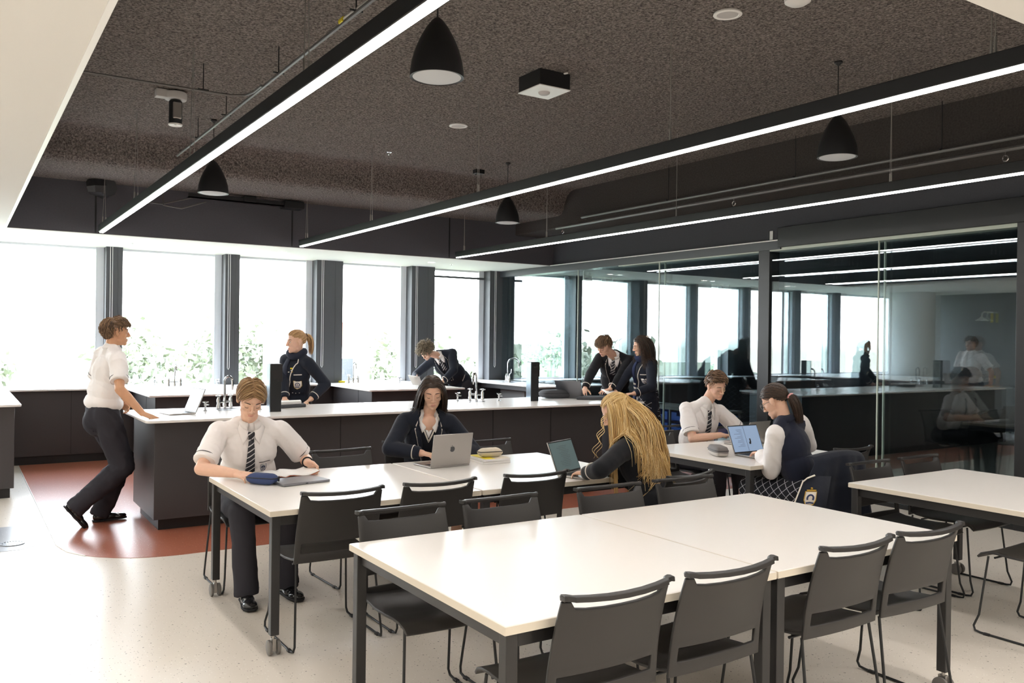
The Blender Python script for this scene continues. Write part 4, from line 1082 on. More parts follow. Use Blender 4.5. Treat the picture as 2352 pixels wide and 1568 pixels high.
    def hair(s, key, n=420, length=.06, flow=None, style=None, seed=1, r0=.0032, steps=7, grav=.12, lift=.5, collide=False, cap=1.06, curl=0., jitter=.25, name='hair', extra=None, maxoff=None, hug=0., push=None):
        rr = random.Random(seed); style = style or {}; L = []; cr = V((.078, .097, .088)); cc = V((0, -.012, .035))
        G = V((s.hr.z, s.hf.z, s.hu.z)) * -1.
        for i in range(max(1, n * 6)):
            if len(L) >= n: break
            z = rr.uniform(-1, 1); a = rr.uniform(0, 2 * math.pi); q = math.sqrt(1 - z * z); d = V((q * math.cos(a), q * math.sin(a), z))
            if not s.hairline(d, style): continue
            p = cc + V((d.x * cr.x, d.y * cr.y, d.z * cr.z)); nn = V((d.x / cr.x, d.y / cr.y, d.z / cr.z)).normalized()
            fl = V(flow(d)) if flow else V((0, 1, 0)); fl = fl - nn * fl.dot(nn)
            v = (fl.normalized() if fl.length > 1e-4 else V((0, 0, 0))) + nn * lift + V((rr.gauss(0, 1), rr.gauss(0, 1), rr.gauss(0, 1))) * jitter
            v.normalize(); ln = length(d) if callable(length) else length; ln *= rr.uniform(.75, 1.15)
            st = ln / steps; off = 1.02 + rr.random() * (cap - 1.0); P = [p.copy()]; ph = rr.uniform(0, 6.28); lay = rr.random()
            for k in range(steps):
                f2 = V(flow(d)) if flow else V((0, 1, 0)); e = p - cc; nn2 = V((e.x / cr.x ** 2, e.y / cr.y ** 2, e.z / cr.z ** 2)).normalized()
                if hug: v = v - nn2 * (v.dot(nn2) * hug); f2 = f2 - nn2 * f2.dot(nn2)
                v = (v + G * (grav * (1 + k * .25)) + (f2.normalized() * .12 if f2.length > 0 else V((0, 0, 0)))).normalized()
                if push is not None and p.z < .0: v = (v + V((push.dot(s.hr), push.dot(s.hf), push.dot(s.hu)))).normalized()
                p = p + v * st
                e = p - cc; qv = math.sqrt((e.x / cr.x) ** 2 + (e.y / cr.y) ** 2 + (e.z / cr.z) ** 2)
                if qv < off: p = cc + e * (off / qv)
                if maxoff and qv > off + maxoff: p = cc + e * ((off + maxoff) / qv)
                c = p.copy()
                if curl:
                    an = ph + k * 1.9; c = p + V((math.cos(an), math.sin(an), math.sin(an * .7 + 1))) * (curl * min(1, k / 2) if curl > 0 else 0)
                if curl < 0: w_ = 6.0 * k / steps + ph * .25 + L.__len__() % 5; c = p + V((math.cos(w_), math.sin(w_) * .5, 0)) * (-curl * (k / steps) ** 1.3)
                if collide and s.bvh:
                    w = s.hp(*c); h = s.bvh.find_nearest(w)
                    if h[0] is not None and (w - h[0]).dot(h[1]) < .010 and (w - h[0]).length < .12:
                        w = h[0] + h[1] * (.010 + .014 * lay); q2 = w - s.H
                        c = V((q2.dot(s.hr), q2.dot(s.hf), q2.dot(s.hu))) / s.hs; p = c.copy()
                P.append(c)
            for _ in (0, 1): P = [P[0]] + [(P[q-1] + P[q] * 2 + P[q+1]) / 4 for q in range(1, len(P) - 1)] + [P[-1]] if not curl > 0 else P
            L.append([s.hp(*c) for c in P])
        if extra: L += extra
        mats = ['hair_%s%d' % (key, i) for i in (0, 1, 2)]
        o = s.strands(name, L, mats, r0)
        # scalp layer under the locks
        m = MB(); m.ball((0, 0, 0), 1., 36, 24); keep = []
        for f in m.f:
            c = sum((m.v[i] for i in f), V()) / len(f)
            if s.hairline(c.normalized(), style): keep.append(f)
        sh = MB(); k = 1.018
        sh.v = [s.hp(cc.x + v.x * cr.x * k, cc.y + v.y * cr.y * k, cc.z + v.z * cr.z * k) for v in m.v]; sh.f = keep; sh.m = [0] * len(keep)
        sh.build('scalp_hair', mats[0], s.root, world=True, angle=180)
        return o
    def tied(s, key, q, n=600, seed=1, style=None, r0=.0020, cap=1.05, name='hair', ymin=-2):
        """locks combed tight over the skull to one point"""
        rr = random.Random(seed); L = []; cr = V((.078, .097, .088)); cc = V((0, -.012, .035)); q = V(q); style = style or {}
        while len(L) < n:
            z = rr.uniform(-1, 1); a = rr.uniform(0, 6.283); w = math.sqrt(1 - z * z); d = V((w * math.cos(a), w * math.sin(a), z))
            if not s.hairline(d, style) or d.y < ymin: continue
            p = cc + V((d.x * cr.x, d.y * cr.y, d.z * cr.z)); off = 1.015 + rr.random() * (cap - 1); e0 = q + V((rr.gauss(0, .006), rr.gauss(0, .004), rr.gauss(0, .006))); P = []
            for k in range(10):
                t = k / 9; e = p.lerp(e0, t); o = e - cc; qq = math.sqrt((o.x / cr.x) ** 2 + (o.y / cr.y) ** 2 + (o.z / cr.z) ** 2)
                of = off if k else 1.0
                if qq < of: e = cc + o * (of / max(qq, .05))
                P.append(s.hp(*e))
            L.append(P)
        return L
    def tied_hair(s, key, q, n=600, seed=1, style=None, **kw):
        L = s.tied(key, q, n, seed, style, **kw)
        return s.hair(key, 0, style=style, extra=L, r0=.0021, seed=seed)
    def bundle(s, name, key, path, rad, n=60, seed=1, r0=.003, steps=14, taper=.5, wave=0., collide=False):
        """a tail of locks following a path of world points"""
        rr = random.Random(seed); path = [V(p) for p in path]; L = []
        def at(t):
            x = t * (len(path) - 1); i = min(int(x), len(path) - 2); return path[i].lerp(path[i + 1], x - i)
        for i in range(n):
            a = rr.uniform(0, 6.28); q = math.sqrt(rr.random()); te = rr.uniform(.8, 1.0); P = []; ph = rr.uniform(0, 6.28); lay = rr.random()
            for k in range(steps + 1):
                t = te * k / steps; c = at(t); tg = (at(min(1, t + .02)) - at(max(0, t - .02))).normalized()
                x = tg.cross(V((.3, .9, .2))).normalized(); y = tg.cross(x)
                R = rad * q * (.22 + .78 * math.sin(math.pi * min(1, t * 1.4 + .12) * .62)) * (1 - taper * t ** 3)
                w = c + x * (R * math.cos(a + t)) + y * (R * math.sin(a + t)) + x * (wave * math.sin(t * 9 + ph))
                if collide and s.bvh:
                    h = s.bvh.find_nearest(w)
                    if h[0] is not None and (w - h[0]).dot(h[1]) < .008 and (w - h[0]).length < .15: w = h[0] + h[1] * (.008 + .03 * q * lay)
                P.append(w)
            for _ in (0, 1, 2): P = [P[0]] + [(P[q-1] + P[q] * 2 + P[q+1]) / 4 for q in range(1, len(P) - 1)] + [P[-1]]
            L.append(P)
        return s.strands(name, L, ['hair_%s%d' % (key, i) for i in (0, 1, 2)], r0)
    def blazer(s, mt='blazer', low=.16, opening=.40, cuffs=(1, -1), piping=True, flare=.0):
        m = MB(); s.torso(m, .016, low, flare); ends = {}
        for k in (1, -1): ends[k] = s.sleeve(m, k, .004); m.ball(s.S[k] - s.r * k * .006 - s.u * .004, .072 * s.sc, 14, 9)
        drop = None
        if opening: drop = ((lambda z: .072 * max(0, 1 - max(0, -z - .02) / (opening - .02)) ** .8), -opening)
        m0 = MB(); s.torso(m0, .016, low, flare)
        for k in (1, -1): m0.ball(s.S[k] - s.r * k * .006 - s.u * .004, .072 * s.sc, 14, 9)
        o = s.cloth('blazer', m, mt, .008, 4, .004, 7., drop, torso=m0)
        if opening:
            for k in (1, -1):
                g = MB(); n = 14; vs = []; op = [(.066, .012), (.094, -.055), (.082, -.070), (.100, -.078), (.074, -.18), (.040, -.30), (.014, -opening - .01)]
                def outer(z):
                    for (a0, b0), (a1, b1) in zip(op[:-1], op[1:]):
                        if b1 <= z <= b0: return a0 + (a1 - a0) * (b0 - z) / max(1e-6, b0 - b1)
                    return op[-1][0]
                for i in range(n + 1):
                    z = .0 - (opening - .01) * i / n; w0 = drop[0](z) + .005; w1 = max(outer(z), w0 + .004)
                    for t in (0, .5, 1): vs.append(s.pr(k * (w0 + (w1 - w0) * t), z, .006 + .003 * (t == .5)))
                g.add(vs, [(3*i+j, 3*i+j+1, 3*i+j+4, 3*i+j+3) for i in range(n) for j in (0, 1)])
                g.build('lapel', mt, s.root, world=True, solid=.004)
        for k in cuffs:
            c, d, r = ends[k]; s.ring('cuff_piping', c - d * .045, d, r + .004, .0042, 'piping')
        return ends
    def lapel_piping(s, opening=.40, r=.0042):
        for k in (1, -1):
            pts = [(k * .066, .012), (k * .094, -.055), (k * .082, -.070), (k * .100, -.078), (k * .074, -.18), (k * .040, -.30), (k * .012, -opening - .01)]
            s.line('lapel_piping', pts, r)
    def inner(s, vneck=.14, tie=True, stripes_=True):
        op = getattr(s, 'openneck', False)
        m = MB(); s.torso(m, -.004); s.cloth('shirt', m, 'shirt', .007 if op else .009, 4, 0, 9., ((lambda z: .040 * max(0, 1 - max(0, -z) / .095)), -.095) if op else None)
        sb = s.bvh
        m = MB(); s.torso(m, .005)
        s.cloth('jumper', m, 'jumper', .008, 4, 0, 8., ((lambda z: .064 * max(0, 1 - max(0, -z) / vneck)), -vneck))
        if stripes_:
            jb = s.bvh
            for q in (.012, .024):
                s.line('neck_stripe', [(-.066 - q * .3, -.004 - q * .3), (0, -vneck - q * 1.2), (.066 + q * .3, -.004 - q * .3)], .0028, off=.002)
        s.bvh = sb
        s.collar()
        if tie: s.tie(.2)
# ------------------------------------------------------------------ the cast
Fig.bvh = None; Fig.tb = None
DN = V((0, 0, -1)); UP = V((0, 0, 1))
def shirt(s, short=.72, pocket=True, low=0., tie=True, crest=True, tall=.042, piping=True, tuck=False):
    m0 = MB(); s.torso(m0, .004, low, 0, tuck); m = MB(); s.torso(m, .004, low, 0, tuck); ends = {k: s.sleeve(m, k, .002, short) for k in (1, -1)}
    s.cloth('shirt', m, 'shirt', .0075, 3, .010, 9., torso=m0)
    for k, (c, d, r) in ends.items():
        if piping: s.ring('sleeve_piping', c - d * .028, d, r + .001, .0022, 'piping_dark')
        s.ring('sleeve_hem', c, d, r - .002, .004, 'shirt')
    s.collar(tall=tall)
    if tie: s.tie()
    if pocket: s.line('pocket_piping', [(-.125, -.225), (-.055, -.225)], .0022, 'piping_dark', 5, .002)
    if crest: s.crest(-.085, -.268, .036, None, 'crest_navy', 'crest_navy', .045)
    s.line('placket', [(.014, -.05), (.016, -.40)], .0016, 'shirt', 5, .001)

# 1 boy standing at the left, leaning on the island
s = Fig('standing boy in white shirt and charcoal trousers leaning a hand on the island', (1.045, 7.95, .93), -80, (1.105, 7.92, 1.475), (1.145, 7.915, 1.622), (-86, 2, 0), 1.05, .178, 'skin_tan', vox=.005)
s.arm(1, (1.285, 7.50, .962), (-.6, -.3, -.1), (.75, -.42, -.35), (.2, .1, -1), curl=(.05, .10, .12), spread=.14, thumb=(.9, .2))
s.arm(-1, (1.20, 8.10, 1.02), (-.7, .6, 0), (.6, -.5, -.6), (-.5, -.6, -.3), curl=(.4, .6, .5))
s.leg(1, (.86, 7.86, .185), (1, -.05, .2)); s.leg(-1, (1.06, 8.05, .09), (1, 0, .1))
s.body(); s.trousers(bag=.014, cuff=.078)
s.line('back_pocket', [(.055, -.66), (.12, -.665)], .0022, 'sole', 5, .001, True); MB().ball(s.pr(.088, -.685, .002, True), .006, 8, 6).build('pocket_button', 'sole', s.root, world=True)
m = MB(); m.cap(s.P + s.u * .078, .165 * 1.05, s.P + s.u * .112, .163 * 1.05, 24, True, True, .77, s.f); m.build('belt', 'leather', s.root, world=True, bevel=.003)
shirt(s, .74, False, 0, False, False, tuck=True)
s.shoe(1, (.98, .05, 0), 52); s.shoe(-1, (.99, .08, 0), -2)
s.hair('brown', 620, lambda d: .05 + .05 * (d.y < -.2) + .015 * (d.z > .5), lambda d: V((0, .75, .15)) if d.z > .25 and d.y > -.3 else V((.0, -.35, -1)), dict(nape=.12), 11, .0030, 7, .10, .42, curl=.005, cap=1.14, maxoff=.16)

# 2 boy reading at the table
s = Fig('seated boy with centre-parted light brown hair and striped tie reading a book', (1.62, 5.70, .53), 180, (1.595, 5.535, 1.045), (1.565, 5.425, 1.205), (173, 34, -4), 1.05, .178, 'skin', vox=.0042, chest_yaw=170)
s.arm(1, (1.425, 5.215, .775), (-1, .3, -.55), (.30, -.62, -.05), (.3, 0, -1), curl=(.45, .6, .4), spread=.05)
s.arm(-1, (1.905, 5.33, .795), (.75, .9, -.6), (.25, -.35, -.25), (-.8, -.4, -.5), curl=(.9, 1.0, .7), spread=.02)
s.leg(1, (1.475, 5.165, .09), (-.15, -1, .5)); s.leg(-1, (1.735, 5.21, .09), (.1, -1, .5))
s.body(); s.trousers(seated=True, cuff=.072); shirt(s, .80)
s.shoe(1, (-.12, -1, 0)); s.shoe(-1, (.12, -1, 0))
for z in (-.30, -.36, -.42): MB().ball(s.pr(-.052, z, .004), .0055, 8, 6).build('shirt_button', 'sole', s.root, world=True)
s.ring('wristband', s.W[-1].lerp(s.E[-1], .06), s.W[-1] - s.E[-1], .031, .005, 'sole')
sg = lambda d: (1 if d.x > 0 else -1)
s.hair('sandy', 900, lambda d: .085 if d.z > .3 else .04, lambda d: V((sg(d) * 1.0, .25 if d.y > -.2 else -.2, -.5)) if d.z > .2 else V((0, -.15, -1)), None, 12, .0026, 9, .0, .12, jitter=.10, cap=1.13, hug=.7, maxoff=.07)

# 3 girl with the silver laptop
s = Fig('seated girl with long dark centre-parted hair in a piped navy blazer at a silver laptop', (2.985, 5.84, .53), 181, (2.955, 5.685, 1.03), (2.945, 5.605, 1.203), (158, 20, 2), .98, .172, 'skin', vox=.004, female=True, chest_yaw=162)
s.arm(1, (2.79, 5.455, .785), (-1, .25, -.4), (.45, -.7, -.1), (.1, 0, -1), curl=(.3, .5, .35))
s.arm(-1, (3.06, 5.42, .785), (1, .3, -.4), (-.2, -.8, -.1), (0, 0, -1), curl=(.3, .5, .35))
s.openneck = True
s.leg(1, (2.90, 5.40, .09), (-.05, -1, .5)); s.leg(-1, (3.05, 5.42, .09), (.05, -1, .5))
s.body()
m = MB(); m.ball(s.P, (.165, .13, .12), 18, 12, (s.prv, s.pf, UP))
for k in (1, -1): m.cap(s.hip[k], .10, s.hip[k].lerp(s.K[k], .95), .085, 14, flat1=True)
s.cloth('skirt', m, 'plaid', .01, 3, .004)
s.shoe(1, (0, -1, 0)); s.shoe(-1, (0, -1, 0))
s.inner(.135, tie=False)
s.blazer('blazer', .10, .42); s.lapel_piping(.42)
s.line('pocket_piping', [(-.135, -.205), (-.075, -.228)], .0045)
s.crest(-.098, -.262, .03, None, 'gold', 'gold')
s.hair('dark', 1000, lambda d: .34 - .06 * max(0, d.y), lambda d: V((sg(d) * .9, -1.3, -.4)) if d.y > -.3 else V((sg(d) * .25, -.5, -.8)), dict(), 13, .0019, 20, .20, .02, True, 1.05, jitter=.05, push=(s.f * -.24))
for k in (-1, 1): s.ring('earring', s.hp(k * .080, -.004, -.045), s.hr, .008, .0016, 'gold')

# 4 blonde girl at the table corner
s = Fig('seated girl with very long blonde half-up hair typing, seen from behind', (3.68, 3.99, .54), 22, (3.615, 4.135, .985), (3.555, 4.235, 1.140), (36, 32, 0), .97, .158, 'skin', vox=.0045, female=True)
s.arm(-1, (3.30, 4.215, .775), (-1, -.5, -.3), (-.1, .85, -.05), (.1, 0, -1), curl=(.25, .5, .4), spread=.1)
s.arm(1, (3.50, 4.265, .785), (1, -.4, -.3), (-.35, .6, .05), (0, 0, -1), curl=(.25, .55, .4), spread=.1)
s.leg(1, (3.64, 4.47, .09), (-.1, 1, .5)); s.leg(-1, (3.50, 4.40, .09), (-.3, 1, .5))
s.body(); s.trousers('sock', True, .05); s.shoe(1, (-.3, 1, 0)); s.shoe(-1, (-.4, 1, 0))
ends = s.blazer('blazer_black', .12, 0, ())
c, d, r = ends[-1]; s.ring('cuff_piping', c - d * .10, d, r + .006, .0045, 'piping'); s.ring('wrist_band', c + d * .002, d, r - .004, .005, 'castor_grey')
tie = s.hp(0, -.10, .065)
tail = s.tied('blonde', (0, -.108, .062), 420, 5, dict(), cap=1.06)
s.hair('blonde', 950, .56, lambda d: V((sg(d) * .6, -.5 if d.y < .3 else -.25, -.6)), dict(ymax=.22, nape=.15), 14, .0019, 26, .34, .08, True, 1.05, jitter=.06, extra=tail, curl=-.012)
bk = s.f * -1
for i, (dx, ln, wv) in enumerate(((.02, .50, .014), (.06, .52, .018), (-.03, .46, .016), (.10, .50, .020), (-.07, .36, .014), (.13, .46, .018))):
    a = s.hp(0, -.078, .055); e = s.N + bk * .13 + s.r * (dx * 1.3 + .02) + DN * (ln - .05); b = s.N + bk * .105 + s.r * (dx * .6) + UP * .02
    s.bundle('hair_tail', 'blonde', [a, a.lerp(b, .5) + bk * .02, b, b.lerp(e, .5) + bk * .035, e], .052, 190, 20 + i, .0019, 24, .40, wv, True)
s.ring('hair_tie', tie, (tie - s.hp(0, -.05, .02)), .014, .006, 'hair_dark0')
for j in range(3):
    a = s.hp(-.078, .045, .03); s.strands('loose_lock', [[a + V((-.012 * t * (1 + .4 * j) + .02 * math.sin(t * 4 + j), 0, -.045 * t * 1.3)) for t in [k * .2 for k in range(25)]]], 'hair_blonde1', .002)

# 5 short-haired boy by the glass
s = Fig('seated boy with short brown hair, white shirt and striped tie beside the glass partition', (5.68, 5.70, .53), 183, (5.69, 5.555, 1.035), (5.765, 5.485, 1.205), (173, 22, 8), 1.03, .176, 'skin', vox=.0045, chest_yaw=170)
s.arm(1, (5.68, 5.345, .78), (-1, .2, -.55), (.95, -.3, -.05), (0, 0, -1), curl=(.25, .4, .3))
s.arm(-1, (5.86, 5.31, .78), (1, .3, -.4), (-.3, -.7, 0), (0, 0, -1), curl=(.3, .5, .4))
s.leg(1, (5.55, 5.25, .09), (-.1, -1, .5)); s.leg(-1, (5.80, 5.2, .09), (.1, -1, .5))
s.body(); s.trousers(seated=True); shirt(s, .80); s.shoe(1, (-.1, -1, 0)); s.shoe(-1, (.1, -1, 0))
s.hair('brown', 640, lambda d: .06 if d.z > .35 else .028, lambda d: V((-.5, .9, .35)) if d.z > .3 else V((0, -.2, -1)), None, 15, .0028, 7, .03, .45, jitter=.2, cap=1.15, maxoff=.15)

# 6 girl with the low ponytail
s = Fig('seated girl with low dark ponytail, glasses and navy knit vest at an open laptop', (5.10, 3.99, .54), 10, (4.985, 4.075, 1.035), (4.955, 4.145, 1.180), (18, 30, 0), .97, .16, 'skin', vox=.0045, female=True, chest_yaw=6)
s.arm(-1, (4.995, 4.305, .785), (-.2, -.35, -1), (.35, .8, -.1), (0, .1, -1), curl=(.2, .35, .3), spread=.1)
s.arm(1, (5.24, 4.37, .79), (1, -.5, -.4), (-.2, .8, -.1), (0, 0, -1), curl=(.3, .5, .4))
s.leg(1, (5.20, 4.45, .09), (.1, 1, .5)); s.leg(-1, (4.98, 4.42, .09), (-.25, 1, .5))
s.body()
m = MB(); s.torso(m, -.004); ends = {k: s.sleeve(m, k, .008) for k in (1, -1)}
s.cloth('shirt', m, 'shirt', .008, 3, .010, 9.)
m = MB(); s.torso(m, .010, .0); s.cloth('vest', m, 'vest', .008, 4, .004, 8.)
s.collar('scarf_black', .05, .03, .060, .082)
m = MB(); m.ball(s.P, (.18, .15, .12), 20, 12, (s.prv, s.pf, UP))
for k in (1, -1): m.cap(s.hip[k], .115, s.hip[k].lerp(s.K[k], 1.0), .10, 16, flat1=True)
s.cloth('skirt', m, 'plaid', .01, 3, .006)
s.shoe(1, (0, 1, 0)); s.shoe(-1, (0, 1, 0))
q = s.hp(0, -.112, -.012)
s.tied_hair('dark', (0, -.112, -.012), 800, 16, dict(nape=.2))
s.bundle('ponytail', 'dark', [q, q - s.f * .035 + DN * .03, q - s.f * .055 + DN * .12 + s.r * .03, q - s.f * .06 + DN * .22 + s.r * .05], .042, 220, 3, .0021, 12, .35, .003, True)
s.ring('scrunchie', q - s.f * .012 + DN * .008, (-s.f * .7 + DN * .5), .018, .011, 'pink')
m = MB()
for k in (-1, 1):
    c = s.hp(k * .033, .096, -.002); m.tube([c + s.hr * (.024 * math.cos(a)) + s.hu * (.021 * math.sin(a)) for a in [2 * math.pi * i / 24 for i in range(24)]], .0018, 6, closed=True)
    m.tube([s.hp(k * .057, .095, .004), s.hp(k * .078, .03, .006), s.hp(k * .080, -.01, .0)], .0016, 6)
m.tube([s.hp(-.010, .098, .002), s.hp(0, .101, .004), s.hp(.010, .098, .002)], .0016, 6)
m.build('glasses', 'castor_grey', s.root, world=True)

# 7 girl standing behind the island
s = Fig('standing girl with fair ponytail, navy scarf and badged blazer behind the island', (3.00, 8.76, .91), 118, (2.985, 8.70, 1.395), (2.955, 8.655, 1.548), (97, 4, 0), .97, .165, 'skin', vox=.005, female=True, chest_yaw=118)
s.arm(-1, (3.055, 8.47, .965), (1, .1, -.1), (-.75, -.45, -.3), (.2, -.3, -1), curl=(.7, .9, .6), spread=.03)
s.arm(1, (2.80, 8.52, .96), (-.6, .8, 0), (-.3, -.9, -.2), (0, 0, -1), curl=(.5, .6, .5))
s.leg(1, (2.92, 8.80, .09), (-.9, -.4, .1)); s.leg(-1, (3.08, 8.80, .09), (-.9, -.4, .1))
s.body(); s.trousers('sock'); s.shoe(1, (-.9, -.4, 0)); s.shoe(-1, (-.9, -.4, 0))
s.blazer('blazer', .16, 0, (1, -1), flare=.02)
s.line('lapel_piping', [(-.070, .02), (-.082, -.05), (-.070, -.065), (-.03, -.22), (.015, -.40), (.03, -.58)], .005)
s.line('pocket_piping', [(-.14, -.165), (-.075, -.17)], .005); s.line('pocket_piping', [(-.15, -.47), (-.05, -.475)], .005)
s.crest(-.098, -.275, .065)
for a, z, w, mt in ((-.045, -.105, .014, 'yellow'), (-.045, -.125, .006, 'piping'), (-.06, -.14, .007, 'gold'), (-.02, -.145, .008, 'piping'), (-.055, -.36, .006, 'wire'), (-.085, -.362, .006, 'wire'), (-.115, -.358, .006, 'wire')):
    MB().box((0, 0, 0), (w * 1.8, .005, w)).build('badge_pin', mt, s.root, bevel=.001).location = s.pr(a, z, .006) - s.root.location
def scarf(s, mt, side=1, stripe=(-.30, -.345), ln=.55, rad=.030):
    m = MB(); c = s.N + s.u * .035
    m.tube([c + s.r * (.080 * math.sin(t)) + s.f * (.078 * math.cos(t) + .008) + s.u * (.012 - .03 * max(0, math.cos(t)) + .012 * math.sin(2 * t)) for t in [2 * math.pi * i / 28 for i in range(28)]], rad, 10, closed=True, flat=1.25)
    m.build('scarf_loop', mt, s.root, world=True)
    n = 14; P = [(side * (.035 + .02 * i / n), -.02 - (ln - .02) * i / n) for i in range(n + 1)]
    s.ribbon('scarf_tail', mt, P, [.06 + .03 * min(1, i / 4) for i in range(n + 1)], .010, solid=.012)
    for z in stripe: s.ribbon('scarf_stripe', 'piping', [(side * .046, z), (side * .047, z - .022)], [.094, .094], .0185, solid=.004)
scarf(s, 'scarf_black', 1)
q = s.hp(0, -.112, .062); 
s.tied_hair('fair', (0, -.112, .062), 700, 17, dict(nape=.1))
s.bundle('ponytail', 'fair', [q, q - s.hf * .045 + DN * .02, q - s.hf * .07 + DN * .10, q - s.hf * .06 + DN * .21], .034, 110, 4, .003, 12, .4, .004)
s.ring('hair_tie', q - s.hf * .01, s.hf, .015, .006, 'hair_dark0')

# 8 curly-haired boy bending over the spur
s = Fig('curly-haired boy in piped navy blazer bending over a bench spur by the window', (6.34, 11.17, .93), 110, (5.92, 11.06, 1.365), (5.66, 10.98, 1.415), (122, 48, 0), 1.05, .178, 'skin', vox=.0055, chest_yaw=128)
s.arm(1, (5.60, 11.16, .985), (-.3, .8, -.5), (-.6, -.3, .3), (.3, -.8, -.5), curl=(.5, .7, .5))
s.arm(-1, (5.80, 10.74, .985), (.7, -.6, -.4), (-.8, .2, -.1), (0, 0, -1), curl=(.4, .6, .4))
s.leg(1, (6.50, 11.40, .09), (-1, -.3, .1)); s.leg(-1, (6.52, 11.08, .09), (-1, -.3, .1))
s.body(); s.trousers(); s.shoe(1, (-1, -.3, 0)); s.shoe(-1, (-1, -.3, 0))
s.inner(.15, tie=True, stripes_=False)
s.blazer('blazer', .14, .40); s.lapel_piping(.40); s.line('pocket_piping', [(-.15, -.17), (-.085, -.20)], .0045); s.crest(-.11, -.25, .04, None, 'gold', 'gold')
lowc = s.P - V((0, 0, .13))
s.ring('hem_piping', lowc, UP, .165, .005, 'piping'); s.line('hip_pocket_piping', [(-.17, -.46), (-.10, -.52)], .005)
s.hair('curly', 620, .07, lambda d: V((d.x, d.y * .3 + .25, .1)), None, 18, .0042, 8, .05, .8, jitter=.5, curl=.010, cap=1.28)

# 9 boy at the right end of the island
s = Fig('boy with brown fringe, piped blazer and tie leaning over the island end', (7.02, 8.40, .94), 140, (6.845, 8.205, 1.42), (6.60, 8.12, 1.535), (100, 34, -8), 1.04, .178, 'skin', vox=.005, chest_yaw=130)
s.arm(1, (6.335, 8.17, .985), (-.5, .6, .3), (-.5, -.5, -.25), (.1, 0, -1), curl=(.3, .4, .3))
s.arm(-1, (6.50, 7.93, .97), (.9, -.1, -.3), (-.9, -.1, -.1), (0, 0, -1), curl=(.2, .3, .3))
s.leg(1, (6.98, 8.62, .09), (-.6, -.8, .1)); s.leg(-1, (7.22, 8.45, .09), (-.6, -.8, .1))
s.body(); s.trousers(); s.shoe(1, (-.6, -.8, 0)); s.shoe(-1, (-.6, -.8, 0))
s.inner(.14, tie=True)
s.blazer('blazer_black', .18, .44); s.lapel_piping(.44, .005); s.line('pocket_piping', [(-.15, -.185), (-.085, -.205)], .005); s.crest(-.115, -.27, .042, None, 'gold', 'gold')
MB().ball(s.pr(-.085, -.115, .006), .007, 8, 6).build('lapel_badge', 'trim_white', s.root, world=True)
s.hair('brown', 700, lambda d: .09 if d.y > .1 and d.z > .3 else .06, lambda d: V((-.25, .9, .1)) if d.z > .2 and d.y > -.4 else V((0, -.2, -1)), dict(nape=.05), 19, .0030, 8, .08, .4, jitter=.16, cap=1.16, maxoff=.2)

# 10 girl beside him
s = Fig('girl with long wavy brown hair, white scrunchie and navy scarf at the island end', (7.03, 7.83, .91), 92, (6.965, 7.80, 1.385), (6.915, 7.80, 1.538), (64, 12, 0), .97, .16, 'skin', vox=.005, female=True, chest_yaw=80)
s.arm(-1, (6.66, 7.63, .985), (.8, -.5, -.3), (-.9, .2, -.05), (0, .1, -1), curl=(.35, .5, .4))
s.arm(1, (6.62, 7.92, .985), (-.2, .9, -.2), (-.9, -.1, 0), (0, 0, -1), curl=(.35, .5, .4))
s.leg(1, (7.06, 7.92, .09), (-1, 0, .1)); s.leg(-1, (7.08, 7.74, .09), (-1, 0, .1))
s.body()
m = MB(); m.cap(s.P + UP * .05, .16, s.P - UP * .42, .22, 24, flat1=True, fl=.8, up=s.pf); s.cloth('skirt', m, 'plaid', .012, 3, .012, 7.)
s.shoe(1, (-1, 0, 0)); s.shoe(-1, (-1, 0, 0))
s.blazer('blazer', .22, 0, (-1,), flare=.03)
s.line('lapel_piping', [(-.070, .02), (-.08, -.06), (-.045, -.22), (-.02, -.40), (-.01, -.60)], .005)
s.line('pocket_piping', [(-.145, -.165), (-.085, -.165)], .005); s.crest(-.112, -.245, .05, 'piping', 'crest_navy', 'crest_navy')
s.ring('hem_piping', s.P - UP * .215, UP, .180, .006, 'piping').scale = (1, 1, 1)
scarf(s, 'scarf', 1, (-.28, -.33))
q = s.hp(0, -.085, .095)
s.hair('dark', 800, .36, lambda d: V((sg(d) * .35, -.9, .1)) if d.z > .1 else V((0, -.5, -.7)), dict(nape=.1), 20, .0030, 24, .26, .30, True, 1.10, jitter=.18, curl=-.022)
MB().tube([q + s.hr * (.030 * math.cos(a)) + s.hf * (.014 * math.sin(a)) + s.hu * (.006 * math.sin(3 * a)) for a in [2 * math.pi * i / 20 for i in range(20)]], .012, 8, closed=True).build('scrunchie', 'piping', s.root, world=True)

